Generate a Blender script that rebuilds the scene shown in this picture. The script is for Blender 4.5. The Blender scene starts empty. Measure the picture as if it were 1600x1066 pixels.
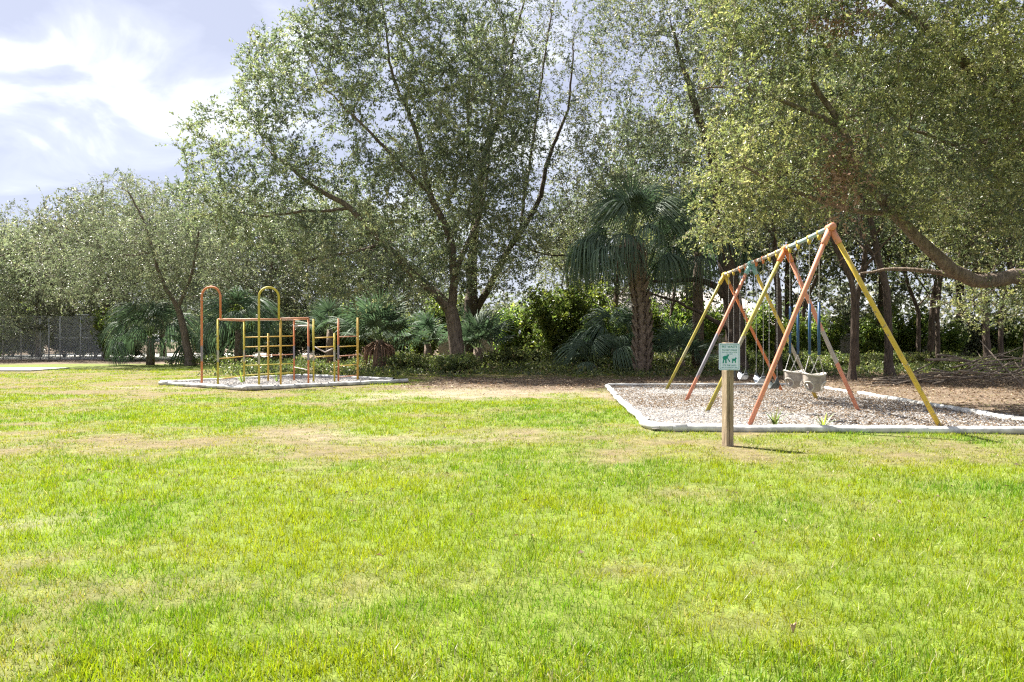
import bpy, math, random
import numpy as np
from mathutils import Vector, Matrix

random.seed(11)
RS = np.random.default_rng(11)
S = bpy.context.scene
COL = S.collection

# ------------------------------------------------------------------ camera
CAM_H = 1.5
FOC = 1150.0            # focal length in pixels of a 1600 px wide picture
HOR = 531.0             # horizon row
cam_d = bpy.data.cameras.new('camera')
cam_d.sensor_width = 36.0
cam_d.lens = 36.0 * FOC / 1600.0
cam_d.shift_y = (HOR - 533.0) / 1600.0
cam_d.clip_start = 0.05
cam_d.clip_end = 2000
cam = bpy.data.objects.new('camera', cam_d)
cam.location = (0, 0, CAM_H)
cam.rotation_euler = (math.radians(90), 0, 0)
COL.objects.link(cam)
S.camera = cam

# ------------------------------------------------------------------ sky, sun, exposure
TO_SUN = Vector((-0.52, 0.45, 1.0)).normalized()
SUN_EL = math.asin(TO_SUN.z)
SUN_AZ = math.atan2(TO_SUN.x, TO_SUN.y)
W = bpy.data.worlds.new('World')
S.world = W
W.use_nodes = True
wn, wl = W.node_tree.nodes, W.node_tree.links
wn.clear()


def nd(nodes, kind, **kw):
    n = nodes.new(kind)
    for k, v in kw.items():
        if k == 'inp':
            for a, b in v.items():
                n.inputs[a].default_value = b
        else:
            setattr(n, k, v)
    return n


w_out = nd(wn, 'ShaderNodeOutputWorld')
w_bg = nd(wn, 'ShaderNodeBackground', inp={'Strength': 0.1})
w_sky = nd(wn, 'ShaderNodeTexSky', sky_type='NISHITA', sun_disc=False, sun_elevation=SUN_EL, sun_rotation=SUN_AZ)
w_tc = nd(wn, 'ShaderNodeTexCoord')
w_sep = nd(wn, 'ShaderNodeSeparateXYZ')
wl.new(w_tc.outputs['Generated'], w_sep.inputs[0])
w_zz = nd(wn, 'ShaderNodeMath', operation='MAXIMUM', inp={1: 0.0})
wl.new(w_sep.outputs['Z'], w_zz.inputs[0])
w_den = nd(wn, 'ShaderNodeMath', operation='ADD', inp={1: 0.22})
wl.new(w_zz.outputs[0], w_den.inputs[0])
w_dx = nd(wn, 'ShaderNodeMath', operation='DIVIDE')
w_dy = nd(wn, 'ShaderNodeMath', operation='DIVIDE')
wl.new(w_sep.outputs['X'], w_dx.inputs[0]); wl.new(w_den.outputs[0], w_dx.inputs[1])
wl.new(w_sep.outputs['Y'], w_dy.inputs[0]); wl.new(w_den.outputs[0], w_dy.inputs[1])
w_com = nd(wn, 'ShaderNodeCombineXYZ', inp={2: 3.7})
wl.new(w_dx.outputs[0], w_com.inputs[0]); wl.new(w_dy.outputs[0], w_com.inputs[1])
w_n1 = nd(wn, 'ShaderNodeTexNoise', inp={'Scale': 2.6, 'Detail': 8.0, 'Roughness': 0.52, 'Distortion': 0.6})
wl.new(w_com.outputs[0], w_n1.inputs['Vector'])
w_rmp = nd(wn, 'ShaderNodeValToRGB')
cr = w_rmp.color_ramp
cr.elements[0].position = 0.44; cr.elements[0].color = (1.42, 1.48, 1.84, 1)
cr.elements[1].position = 0.64; cr.elements[1].color = (2.75, 2.77, 2.82, 1)
e = cr.elements.new(0.535); e.color = (1.78, 1.84, 2.16, 1)
wl.new(w_n1.outputs['Fac'], w_rmp.inputs[0])
w_mix = nd(wn, 'ShaderNodeMix', data_type='RGBA', inp={'Factor': 0.92})
wl.new(w_sky.outputs[0], w_mix.inputs['A']); wl.new(w_rmp.outputs[0], w_mix.inputs['B'])
wl.new(w_mix.outputs['Result'], w_bg.inputs['Color'])
wl.new(w_bg.outputs[0], w_out.inputs[0])

sun_d = bpy.data.lights.new('sun', 'SUN')
sun_d.energy = 5.0
sun_d.angle = math.radians(0.55)
sun_d.color = (1.0, 0.95, 0.86)
sun = bpy.data.objects.new('sun', sun_d)
sun.rotation_euler = TO_SUN.to_track_quat('Z', 'Y').to_euler()
sun.location = (-20, 30, 40)
COL.objects.link(sun)

vs = S.view_settings
S.display_settings.display_device = 'sRGB'
vs.view_transform = 'Standard'
vs.look = 'None'
vs.exposure = 2.1
vs.gamma = 1.0
vs.use_curve_mapping = False
cy = S.cycles
cy.use_denoising = False
cy.pixel_filter_type = 'BLACKMAN_HARRIS'
cy.filter_width = 1.25
cy.max_bounces = 9
cy.diffuse_bounces = 6
cy.glossy_bounces = 2
cy.transmission_bounces = 5
cy.transparent_max_bounces = 4
cy.caustics_reflective = False
cy.caustics_refractive = False
cy.sample_clamp_indirect = 6.0


# ------------------------------------------------------------------ helpers
def at(x, y, d):
    """a picture measurement at a distance d -> place in metres"""
    return Vector(((x - 800) * d / FOC, d, CAM_H + (HOR - y) * d / FOC))


def gp(x, y, z=0.0):
    d = CAM_H * FOC / (y - HOR)
    return Vector(((x - 800) * d / FOC, d, z))


class MB:
    """collects triangles and quads for one mesh"""
    def __init__(self):
        self.v = []; self.f = []; self.n = 0

    def add(self, v, f):
        v = np.asarray(v, dtype=np.float64).reshape(-1, 3)
        for q in f:
            self.f.append(tuple(int(i) + self.n for i in q))
        self.v.append(v); self.n += len(v)
        return self

    def box(self, c, s, rz=0.0):
        hx, hy, hz = s[0] / 2, s[1] / 2, s[2] / 2
        p = np.array([(a * hx, b * hy, g * hz) for g in (-1, 1) for b in (-1, 1) for a in (-1, 1)])
        if rz:
            cs, sn = math.cos(rz), math.sin(rz)
            p = p @ np.array([[cs, sn, 0], [-sn, cs, 0], [0, 0, 1]])
        self.add(p + np.array(c), [(0, 2, 3, 1), (4, 5, 7, 6), (0, 1, 5, 4), (2, 6, 7, 3), (0, 4, 6, 2), (1, 3, 7, 5)])
        return self

    def tube(self, pts, rad, k=8, cap=True):
        pts = [Vector(p) for p in pts]
        n = len(pts)
        if not hasattr(rad, '__len__'):
            rad = [rad] * n
        v = []; up = None
        for i in range(n):
            t = (pts[min(i + 1, n - 1)] - pts[max(i - 1, 0)]).normalized()
            if up is None:
                up = Vector((0, 0, 1)) if abs(t.z) < 0.9 else Vector((1, 0, 0))
            a = t.cross(up).normalized(); b = a.cross(t).normalized(); up = b
            for j in range(k):
                w = 2 * math.pi * j / k
                v.append(tuple(pts[i] + (a * math.cos(w) + b * math.sin(w)) * rad[i]))
        f = [(i * k + j, i * k + (j + 1) % k, (i + 1) * k + (j + 1) % k, (i + 1) * k + j) for i in range(n - 1) for j in range(k)]
        if cap:
            f.append(tuple(range(k - 1, -1, -1))); f.append(tuple((n - 1) * k + j for j in range(k)))
        self.add(v, f)
        return self

    def build(self, name, mat, parent=None, smooth=True, bevel=0.0):
        me = bpy.data.meshes.new(name)
        me.from_pydata(np.concatenate(self.v).tolist(), [], self.f)
        me.materials.append(mat)
        if smooth:
            me.shade_smooth() if hasattr(me, 'shade_smooth') else None
        o = bpy.data.objects.new(name, me)
        COL.objects.link(o)
        if parent is not None:
            o.parent = parent
            o.matrix_parent_inverse = Matrix.Translation(-Vector(parent.location))
        if bevel:
            m = o.modifiers.new('bevel', 'BEVEL'); m.width = bevel; m.segments = 2; m.limit_method = 'ANGLE'
        return o


def np_mesh(name, verts, faces, mat, attrs=None, smooth=False, parent=None):
    """fast mesh from numpy arrays; faces is an (n,3) or (n,4) array; attrs: {name: (n_verts,3) colours or (n_verts,) floats}"""
    me = bpy.data.meshes.new(name)
    nv, nf, k = len(verts), len(faces), faces.shape[1]
    me.vertices.add(nv)
    me.vertices.foreach_set('co', np.ascontiguousarray(verts, dtype=np.float32).ravel())
    me.loops.add(nf * k)
    me.loops.foreach_set('vertex_index', np.ascontiguousarray(faces, dtype=np.int32).ravel())
    me.polygons.add(nf)
    me.polygons.foreach_set('loop_start', np.arange(0, nf * k, k, dtype=np.int32))
    me.polygons.foreach_set('use_smooth', np.full(nf, smooth, dtype=bool))
    for a, val in (attrs or {}).items():
        val = np.asarray(val, dtype=np.float32)
        if val.ndim == 1:
            at_ = me.attributes.new(a, 'FLOAT', 'POINT'); at_.data.foreach_set('value', val)
        else:
            at_ = me.attributes.new(a, 'FLOAT_COLOR', 'POINT')
            at_.data.foreach_set('color', np.concatenate([val, np.ones((nv, 1), np.float32)], 1).ravel())
    me.update(calc_edges=True)
    me.materials.append(mat)
    o = bpy.data.objects.new(name, me)
    COL.objects.link(o)
    if parent is not None:
        o.parent = parent
        o.matrix_parent_inverse = Matrix.Translation(-Vector(parent.location))
    return o


def thing(name, label, cat, loc=(0, 0, 0), group=None):
    o = bpy.data.objects.new(name, None)
    o.empty_display_size = 0.2
    o.location = loc
    COL.objects.link(o)
    return tag(o, label, cat, group)


def tag(o, label=None, cat=None, group=None, kind=None):
    if label: o['label'] = label
    if cat: o['category'] = cat
    if group: o['group'] = group
    if kind: o['kind'] = kind
    return o


def copy_tree(o, loc, rz=0.0, sc=1.0, label=None, parent=None):
    c = o.copy(); COL.objects.link(c)
    c.location = loc; c.rotation_euler = (0, 0, rz)
    c.scale = (sc, sc, sc) if not hasattr(sc, '__len__') else sc
    if label: c['label'] = label
    kids = [x for x in bpy.data.objects if x.parent == o]
    for ch in kids:
        d = ch.copy(); COL.objects.link(d); d.parent = c
        for g in [x for x in bpy.data.objects if x.parent == ch]:
            h = g.copy(); COL.objects.link(h); h.parent = d
    return c


# value noise -------------------------------------------------------
_TAB = RS.random(4096)


def _h(ix, iy, iz):
    return _TAB[(ix * 73856093 ^ iy * 19349663 ^ iz * 83492791) & 4095]


def vnoise(p):
    p = np.asarray(p, dtype=np.float64)
    i = np.floor(p).astype(np.int64); f = p - i; f = f * f * (3 - 2 * f)
    r = 0
    for dx in (0, 1):
        wx = f[:, 0] if dx else 1 - f[:, 0]
        for dy in (0, 1):
            wy = f[:, 1] if dy else 1 - f[:, 1]
            for dz in (0, 1):
                wz = f[:, 2] if dz else 1 - f[:, 2]
                r = r + wx * wy * wz * _h(i[:, 0] + dx, i[:, 1] + dy, i[:, 2] + dz)
    return r


def fbm(x, y, z=0.0, scale=1.0, octs=4, seed=0.0):
    p = np.stack([np.asarray(x) * scale + seed * 17.3, np.asarray(y) * scale + seed * 5.1, np.zeros_like(x) + z * scale + seed * 3.7], -1)
    a, s, t = 1.0, 0.0, 0.0
    for _ in range(octs):
        s = s + a * vnoise(p); t += a; a *= 0.5; p = p * 2.03 + 11.7
    return s / t


def sst(a, b, x):
    t = np.clip((x - a) / (b - a), 0, 1)
    return t * t * (3 - 2 * t)


# ------------------------------------------------------------------ materials
def new_mat(name):
    m = bpy.data.materials.new(name); m.use_nodes = True
    n, l = m.node_tree.nodes, m.node_tree.links
    n.clear()
    out = n.new('ShaderNodeOutputMaterial')
    return m, n, l, out


def mat_leaf(name, ramp, trans=0.42, rough=0.42, spec=0.5, vary=0.22, tcol=(1.05, 1.25, 0.9)):
    """leaf: colour from per-leaf attribute 'v' through a ramp, varied per tree, with light coming through"""
    m, n, l, out = new_mat(name)
    a = nd(n, 'ShaderNodeAttribute', attribute_name='v')
    r = nd(n, 'ShaderNodeValToRGB'); c = r.color_ramp
    for i, (p, col) in enumerate(ramp):
        el = c.elements[i] if i < 2 else c.elements.new(p)
        el.position = p; el.color = (*col, 1)
    l.new(a.outputs['Fac'], r.inputs[0])
    oi = nd(n, 'ShaderNodeObjectInfo')
    hs = nd(n, 'ShaderNodeHueSaturation')
    mr = nd(n, 'ShaderNodeMapRange', inp={3: 1 - vary, 4: 1 + vary})
    l.new(oi.outputs['Random'], mr.inputs[0]); l.new(mr.outputs[0], hs.inputs['Value'])
    mh = nd(n, 'ShaderNodeMapRange', inp={3: 0.5 - vary * 0.06, 4: 0.5 + vary * 0.06})
    l.new(oi.outputs['Random'], mh.inputs[0]); l.new(mh.outputs[0], hs.inputs['Hue'])
    l.new(r.outputs[0], hs.inputs['Color'])
    p = nd(n, 'ShaderNodeBsdfPrincipled', inp={'Roughness': rough, 'Specular IOR Level': spec})
    l.new(hs.outputs[0], p.inputs['Base Color'])
    t = nd(n, 'ShaderNodeBsdfTranslucent')
    mu = nd(n, 'ShaderNodeMix', data_type='RGBA', blend_type='MULTIPLY', inp={'Factor': 1.0, 'B': (*tcol, 1)})
    l.new(hs.outputs[0], mu.inputs['A']); l.new(mu.outputs['Result'], t.inputs['Color'])
    mx = nd(n, 'ShaderNodeMixShader', inp={0: trans})
    l.new(p.outputs[0], mx.inputs[1]); l.new(t.outputs[0], mx.inputs[2])
    l.new(mx.outputs[0], out.inputs[0])
    return m


def mat_rough(name, c1, c2, scale=6.0, rough=0.85, bump=0.3, stretch=(1, 1, 1), detail=6.0, spec=0.2, c3=None, bscale=None):
    m, n, l, out = new_mat(name)
    tc = nd(n, 'ShaderNodeTexCoord')
    mp = nd(n, 'ShaderNodeMapping'); mp.inputs['Scale'].default_value = stretch
    l.new(tc.outputs['Object'], mp.inputs[0])
    ns = nd(n, 'ShaderNodeTexNoise', inp={'Scale': scale, 'Detail': detail, 'Roughness': 0.62})
    l.new(mp.outputs[0], ns.inputs['Vector'])
    r = nd(n, 'ShaderNodeValToRGB'); c = r.color_ramp
    c.elements[0].position = 0.32; c.elements[0].color = (*c1, 1)
    c.elements[1].position = 0.68; c.elements[1].color = (*c2, 1)
    if c3:
        el = c.elements.new(0.8); el.color = (*c3, 1)
    l.new(ns.outputs['Fac'], r.inputs[0])
    p = nd(n, 'ShaderNodeBsdfPrincipled', inp={'Roughness': rough, 'Specular IOR Level': spec})
    l.new(r.outputs[0], p.inputs['Base Color'])
    b = nd(n, 'ShaderNodeBump', inp={'Strength': bump, 'Distance': 0.05})
    nb = nd(n, 'ShaderNodeTexNoise', inp={'Scale': bscale or scale * 2.5, 'Detail': 5.0})
    l.new(mp.outputs[0], nb.inputs['Vector']); l.new(nb.outputs['Fac'], b.inputs['Height'])
    l.new(b.outputs[0], p.inputs['Normal'])
    l.new(p.outputs[0], out.inputs[0])
    return m


def mat_paint(name, col, band=None, chip=0.39, chipcol=(0.20, 0.17, 0.16), rough=0.55):
    """worn enamel: main colour, faded patches, chips to metal; band=(z0, z1, colour): a stretch repainted or bare"""
    m, n, l, out = new_mat(name)
    g = nd(n, 'ShaderNodeNewGeometry')
    n1 = nd(n, 'ShaderNodeTexNoise', inp={'Scale': 7.0, 'Detail': 5.0})
    n2 = nd(n, 'ShaderNodeTexNoise', inp={'Scale': 15.0, 'Detail': 6.0, 'Roughness': 0.68})
    l.new(g.outputs['Position'], n1.inputs['Vector']); l.new(g.outputs['Position'], n2.inputs['Vector'])
    fade = nd(n, 'ShaderNodeMix', data_type='RGBA', inp={'A': (*[c * 0.72 for c in col], 1), 'B': (*[min(1, c * 1.18 + 0.03) for c in col], 1)})
    l.new(n1.outputs['Fac'], fade.inputs['Factor'])
    cur = fade.outputs['Result']
    if band:
        sp = nd(n, 'ShaderNodeSeparateXYZ'); l.new(g.outputs['Position'], sp.inputs[0])
        wob = nd(n, 'ShaderNodeMath', operation='MULTIPLY_ADD', inp={1: 0.35, 2: -0.17}); l.new(n1.outputs['Fac'], wob.inputs[0])
        ad = nd(n, 'ShaderNodeMath', operation='ADD'); l.new(sp.outputs['Z'], ad.inputs[0]); l.new(wob.outputs[0], ad.inputs[1])
        a = nd(n, 'ShaderNodeMapRange', inp={1: band[0] - 0.03, 2: band[0] + 0.03}); l.new(ad.outputs[0], a.inputs[0])
        b = nd(n, 'ShaderNodeMapRange', inp={1: band[1] - 0.03, 2: band[1] + 0.03, 3: 1.0, 4: 0.0}); l.new(ad.outputs[0], b.inputs[0])
        mm = nd(n, 'ShaderNodeMath', operation='MULTIPLY'); l.new(a.outputs[0], mm.inputs[0]); l.new(b.outputs[0], mm.inputs[1])
        mb = nd(n, 'ShaderNodeMix', data_type='RGBA', inp={'B': (*band[2], 1)}); l.new(mm.outputs[0], mb.inputs['Factor']); l.new(cur, mb.inputs['A'])
        cur = mb.outputs['Result']
    th = nd(n, 'ShaderNodeMapRange', inp={1: 1 - chip - 0.03, 2: 1 - chip + 0.03}); l.new(n2.outputs['Fac'], th.inputs[0])
    ch = nd(n, 'ShaderNodeMix', data_type='RGBA', inp={'B': (*chipcol, 1)}); l.new(th.outputs[0], ch.inputs['Factor']); l.new(cur, ch.inputs['A'])
    p = nd(n, 'ShaderNodeBsdfPrincipled', inp={'Roughness': rough, 'Specular IOR Level': 0.4})
    l.new(ch.outputs['Result'], p.inputs['Base Color'])
    bp = nd(n, 'ShaderNodeBump', inp={'Strength': 0.15, 'Distance': 0.004}); l.new(n2.outputs['Fac'], bp.inputs['Height']); l.new(bp.outputs[0], p.inputs['Normal'])
    l.new(p.outputs[0], out.inputs[0])
    return m


def mat_attr(name, rough=0.9, trans=0.0, spec=0.2, noise=None, tcol=(1.2, 1.2, 0.5), bump=0.0):
    """colour from vertex attribute 'col' (real colour variation of the surface), with fine grain"""
    m, n, l, out = new_mat(name)
    a = nd(n, 'ShaderNodeAttribute', attribute_name='col')
    cur = a.outputs['Color']
    p = nd(n, 'ShaderNodeBsdfPrincipled', inp={'Roughness': rough, 'Specular IOR Level': spec})
    if noise:
        g = nd(n, 'ShaderNodeNewGeometry')
        ns = nd(n, 'ShaderNodeTexNoise', inp={'Scale': noise, 'Detail': 8.0, 'Roughness': 0.7}); l.new(g.outputs['Position'], ns.inputs['Vector'])
        mr = nd(n, 'ShaderNodeMapRange', inp={1: 0.25, 2: 0.75, 3: 0.45, 4: 1.55}); l.new(ns.outputs['Fac'], mr.inputs[0])
        mu = nd(n, 'ShaderNodeMix', data_type='RGBA', blend_type='MULTIPLY', inp={'Factor': 1.0}); l.new(cur, mu.inputs['A']); l.new(mr.outputs[0], mu.inputs['B'])
        cur = mu.outputs['Result']
        n6 = nd(n, 'ShaderNodeTexNoise', inp={'Scale': 4.5, 'Detail': 6.0, 'Roughness': 0.7}); l.new(g.outputs['Position'], n6.inputs['Vector'])
        m6 = nd(n, 'ShaderNodeMapRange', inp={1: 0.3, 2: 0.7, 3: 0.6, 4: 1.35}); l.new(n6.outputs['Fac'], m6.inputs[0])
        u6 = nd(n, 'ShaderNodeMix', data_type='RGBA', blend_type='MULTIPLY', inp={'Factor': 1.0}); l.new(cur, u6.inputs['A']); l.new(m6.outputs[0], u6.inputs['B'])
        cur = u6.outputs['Result']
        bp = nd(n, 'ShaderNodeBump', inp={'Strength': bump, 'Distance': 0.03}); l.new(ns.outputs['Fac'], bp.inputs['Height']); l.new(bp.outputs[0], p.inputs['Normal'])
    l.new(cur, p.inputs['Base Color'])
    if trans:
        t = nd(n, 'ShaderNodeBsdfTranslucent')
        mu = nd(n, 'ShaderNodeMix', data_type='RGBA', blend_type='MULTIPLY', inp={'Factor': 1.0, 'B': (*tcol, 1)}); l.new(cur, mu.inputs['A']); l.new(mu.outputs['Result'], t.inputs['Color'])
        mx = nd(n, 'ShaderNodeMixShader', inp={0: trans}); l.new(p.outputs[0], mx.inputs[1]); l.new(t.outputs[0], mx.inputs[2])
        l.new(mx.outputs[0], out.inputs[0])
    else:
        l.new(p.outputs[0], out.inputs[0])
    return m


M = {}
M['oak'] = mat_leaf('oak_leaf', [(0.0, (0.058, 0.074, 0.050)), (0.42, (0.152, 0.172, 0.114)), (0.78, (0.32, 0.315, 0.18)), (1.0, (0.36, 0.31, 0.19))])
M['live_oak'] = mat_leaf('live_oak_leaf', [(0.0, (0.055, 0.072, 0.044)), (0.38, (0.135, 0.155, 0.092)), (0.75, (0.32, 0.315, 0.135)), (1.0, (0.43, 0.375, 0.205))], trans=0.45, tcol=(1.08, 1.25, 0.82))
M['grey_leaf'] = mat_leaf('grey_leaf', [(0.0, (0.08, 0.092, 0.066)), (0.45, (0.170, 0.182, 0.130)), (0.8, (0.29, 0.285, 0.19)), (1.0, (0.34, 0.29, 0.22))])
M['shrub'] = mat_leaf('shrub_leaf', [(0.0, (0.04, 0.07, 0.018)), (0.5, (0.13, 0.175, 0.045)), (1.0, (0.36, 0.36, 0.07))], trans=0.58, rough=0.38)
M['cover'] = mat_leaf('cover_leaf', [(0.0, (0.05, 0.065, 0.03)), (0.5, (0.12, 0.145, 0.05)), (0.85, (0.25, 0.26, 0.07)), (1.0, (0.30, 0.22, 0.12))], trans=0.42)
M['palm'] = mat_leaf('palm_blade', [(0.0, (0.055, 0.088, 0.062)), (0.6, (0.115, 0.160, 0.105)), (0.9, (0.19, 0.22, 0.09)), (1.0, (0.30, 0.24, 0.13))], trans=0.28, rough=0.62, spec=0.3, vary=0.2)
M['dead_frond'] = mat_rough('dead_frond', (0.13, 0.075, 0.05), (0.33, 0.21, 0.145), 9.0, bump=0.2)
M['bark'] = mat_rough('oak_bark', (0.075, 0.055, 0.042), (0.235, 0.185, 0.145), 5.0, bump=0.9, stretch=(3.0, 3.0, 0.7), bscale=9.0, c3=(0.27, 0.24, 0.20))
M['dark_bark'] = mat_rough('dark_bark', (0.04, 0.03, 0.025), (0.14, 0.105, 0.08), 5.0, bump=0.9, stretch=(3.0, 3.0, 0.7), bscale=9.0)
M['palm_trunk'] = mat_rough('palm_trunk', (0.09, 0.065, 0.05), (0.26, 0.20, 0.155), 7.0, bump=0.7)
M['boot'] = mat_rough('palm_boot', (0.13, 0.095, 0.07), (0.32, 0.25, 0.195), 11.0, bump=0.5)
M['pvc'] = mat_rough('white_pvc', (0.27, 0.26, 0.24), (0.66, 0.66, 0.64), 4.5, rough=0.5, bump=0.08, spec=0.35, detail=9.0)
M['pvc_in'] = mat_rough('pipe_inside', (0.03, 0.028, 0.025), (0.07, 0.06, 0.05), 6.0)
M['wood'] = mat_rough('post_wood', (0.17, 0.125, 0.085), (0.42, 0.33, 0.225), 5.0, bump=0.5, stretch=(7, 7, 0.55), bscale=11.0)
M['crack'] = mat_rough('wood_crack', (0.035, 0.022, 0.015), (0.08, 0.05, 0.035), 8.0)
M['sign_white'] = mat_rough('sign_face', (0.54, 0.62, 0.80), (0.62, 0.70, 0.87), 5.0, rough=0.4, bump=0.02, spec=0.4)
M['sign_green'] = mat_rough('sign_green', (0.010, 0.20, 0.17), (0.02, 0.27, 0.22), 5.0, rough=0.5, bump=0.02)
M['galv'] = mat_rough('galvanised', (0.34, 0.35, 0.37), (0.52, 0.53, 0.55), 9.0, rough=0.45, bump=0.05, spec=0.5)
M['chain'] = mat_rough('chain_steel', (0.20, 0.19, 0.18), (0.42, 0.41, 0.40), 20.0, rough=0.45, spec=0.5)
M['blue_tube'] = mat_rough('blue_sleeve', (0.018, 0.05, 0.12), (0.035, 0.085, 0.17), 6.0, rough=0.4, bump=0.02)
M['bucket'] = mat_rough('bucket_rubber', (0.17, 0.145, 0.125), (0.36, 0.32, 0.28), 7.0, rough=0.6, bump=0.1, c3=(0.38, 0.24, 0.08))
M['bucket_rim'] = mat_rough('bucket_rim', (0.32, 0.30, 0.26), (0.50, 0.47, 0.42), 8.0, rough=0.6, bump=0.1)
M['belt'] = mat_rough('belt_rubber', (0.035, 0.045, 0.045), (0.09, 0.10, 0.10), 9.0, rough=0.6)
M['belt_pale'] = mat_rough('belt_pale', (0.30, 0.33, 0.36), (0.55, 0.58, 0.62), 9.0, rough=0.6)
M['gravel'] = mat_rough('gravel', (0.12, 0.108, 0.098), (0.28, 0.258, 0.235), 22.0, bump=0.8, detail=10.0, bscale=45.0)
M['concrete'] = mat_rough('concrete', (0.42, 0.41, 0.38), (0.58, 0.57, 0.53), 2.0, bump=0.1)
M['wallpaint'] = mat_rough('beige_wall', (0.24, 0.21, 0.165), (0.36, 0.32, 0.25), 1.2, bump=0.15)
M['roof'] = mat_rough('grey_roof', (0.34, 0.31, 0.29), (0.50, 0.47, 0.44), 3.0, bump=0.3, stretch=(1, 5, 5))
M['stick'] = mat_rough('dead_stick', (0.10, 0.075, 0.055), (0.30, 0.25, 0.20), 8.0, bump=0.4)
M['ground'] = mat_attr('lawn_soil', rough=0.95, noise=42.0, bump=0.6)
M['grass'] = mat_attr('grass_blade', rough=0.5, trans=0.45, spec=0.35)
M['litter'] = mat_attr('dead_leaf', rough=0.8, trans=0.15, tcol=(1.1, 0.9, 0.6))
M['pebble'] = mat_attr('pebble', rough=0.85)
M['sleeping_leaf'] = M['litter']

# ------------------------------------------------------------------ layout of the two play pits
PIT_SW = [Vector((2.92, 23.0, 0)), Vector((2.30, 12.05, 0)), Vector((9.6, 11.55, 0)), Vector((9.15, 23.0, 0))]
PIT_CL = [Vector((-11.6, 24.3, 0)), Vector((-7.72, 21.6, 0)), Vector((-3.65, 25.7, 0)), Vector((-8.25, 29.2, 0))]


def in_poly(x, y, poly):
    r = np.zeros(np.shape(x), bool)
    n = len(poly)
    for i in range(n):
        a, b = poly[i], poly[(i + 1) % n]
        c = ((a.y > y) != (b.y > y)) & (x < (b.x - a.x) * (y - a.y) / (b.y - a.y + 1e-12) + a.x)
        r ^= c
    return r


# ------------------------------------------------------------------ lawn colours and cover (what grows where)
def bump2(x, y, cx, cy, rx, ry, soft=0.5):
    d = np.sqrt(((x - cx) / rx) ** 2 + ((y - cy) / ry) ** 2)
    return 1 - sst(1 - soft, 1 + soft, d)


def lawn(x, y):
    """returns lush (0..1), dry (0..1), sand (0..1), litter (0..1) masks of the ground"""
    wx = x + 5.0 * (fbm(x, y, 0, 0.55, 5, 1) - 0.5)
    wy = y + 4.2 * (fbm(x, y, 0, 0.50, 5, 2) - 0.5)
    n = fbm(x, y, 0, 0.8, 5, 3)
    n2 = fbm(x, y, 0, 2.2, 4, 4)
    dry = sst(8.2, 9.6, wy + 0.12 * wx) * (1 - sst(12.2, 14.0, wy)) * (1 - 0.5 * sst(3, 6, wx)) * 0.72
    dry = np.maximum(dry, 0.86 * sst(16.0, 20.5, wy + 0.25 * np.minimum(wx, 0) * 0.2))
    dry = np.maximum(dry, 0.55 * sst(6.0, 9.5, wy) * (1 - sst(-3.5, -1.5, wx)) * 0.8)
    dry = dry * (1 - 0.9 * bump2(wx, wy, -6.5, 14.8, 5.5, 1.6))
    dry = dry * (1 - 0.9 * sst(34, 38, wy) * (1 - sst(-12, -10, x)))
    dry = np.clip(dry + (n - 0.5) * 2.1 + (n2 - 0.5) * 1.5 - 0.08, 0, 1)
    sand = np.maximum.reduce([0.75 * bump2(wx, wy, -1.2, 19.6, 3.4, 1.3), 0.45 * bump2(wx, wy, -3.6, 5.75, 0.8, 0.4), 0.3 * bump2(wx, wy, -2.4, 11.2, 2.2, 0.7),
                              0.7 * bump2(wx, wy, 0.3, 22.0, 3.0, 2.0), 0.5 * bump2(wx, wy, -11.3, 23.5, 1.6, 0.7), 0.2 * bump2(wx, wy, 0.5, 12.3, 2.5, 0.5)])
    sand = np.clip(sand * (0.45 + 1.1 * n2), 0, 1)
    lit = np.maximum(sst(20.5, 23.5, wy) * (1 - sst(27.5, 30.5, wy)) * sst(-4.5, -2.0, wx), sst(8.8, 10.2, x + 0.3) * sst(12.8, 15.0, wy))
    lit = np.maximum(lit, 0.75 * sst(33, 36, wy) * sst(-12, -9, wx))
    lit = np.maximum(lit, sst(23.5, 26, wy) * sst(6, 8.5, wx))
    lit = np.maximum(lit, sst(44, 47, wy))
    lit = np.clip(lit * 1.2 - 0.25 + 0.5 * n2 * (lit > 0), 0, 1)
    lush = np.clip(1 - dry, 0, 1) * (1 - sand) * (1 - lit)
    return lush, dry, sand, lit


def mix3(a, b, t):
    return a * (1 - t[:, None]) + np.asarray(b)[None, :] * t[:, None]


def ground_colour(x, y):
    lush, dry, sand, lit = lawn(x, y)
    n = fbm(x, y, 0, 3.0, 4, 7)
    c = np.tile(np.array([[0.125, 0.165, 0.026]]), (len(x), 1))
    c = mix3(c, (0.160, 0.120, 0.070), np.clip(dry * 0.9, 0, 1))
    c = mix3(c, (0.27, 0.225, 0.175), sand * 0.8)
    c = mix3(c, (0.150, 0.112, 0.080), lit)
    c *= (0.68 + 0.36 * n)[:, None]
    return c


# ------------------------------------------------------------------ ground sheet
def axis(lo, hi, step, far, n=16):
    core = np.arange(lo, hi + 1e-6, step)
    g = np.geomspace(1, far, n)
    return np.concatenate([(lo - g)[::-1], core, hi + g])


def ground_z(x, y):
    z = 0.05 * (fbm(x, y, 0, 0.25, 3, 9) - 0.5) + 0.02 * (fbm(x, y, 0, 1.6, 3, 10) - 0.5)
    return z * np.clip((np.abs(x) < 60) * (np.abs(y) < 80), 0, 1)


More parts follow.
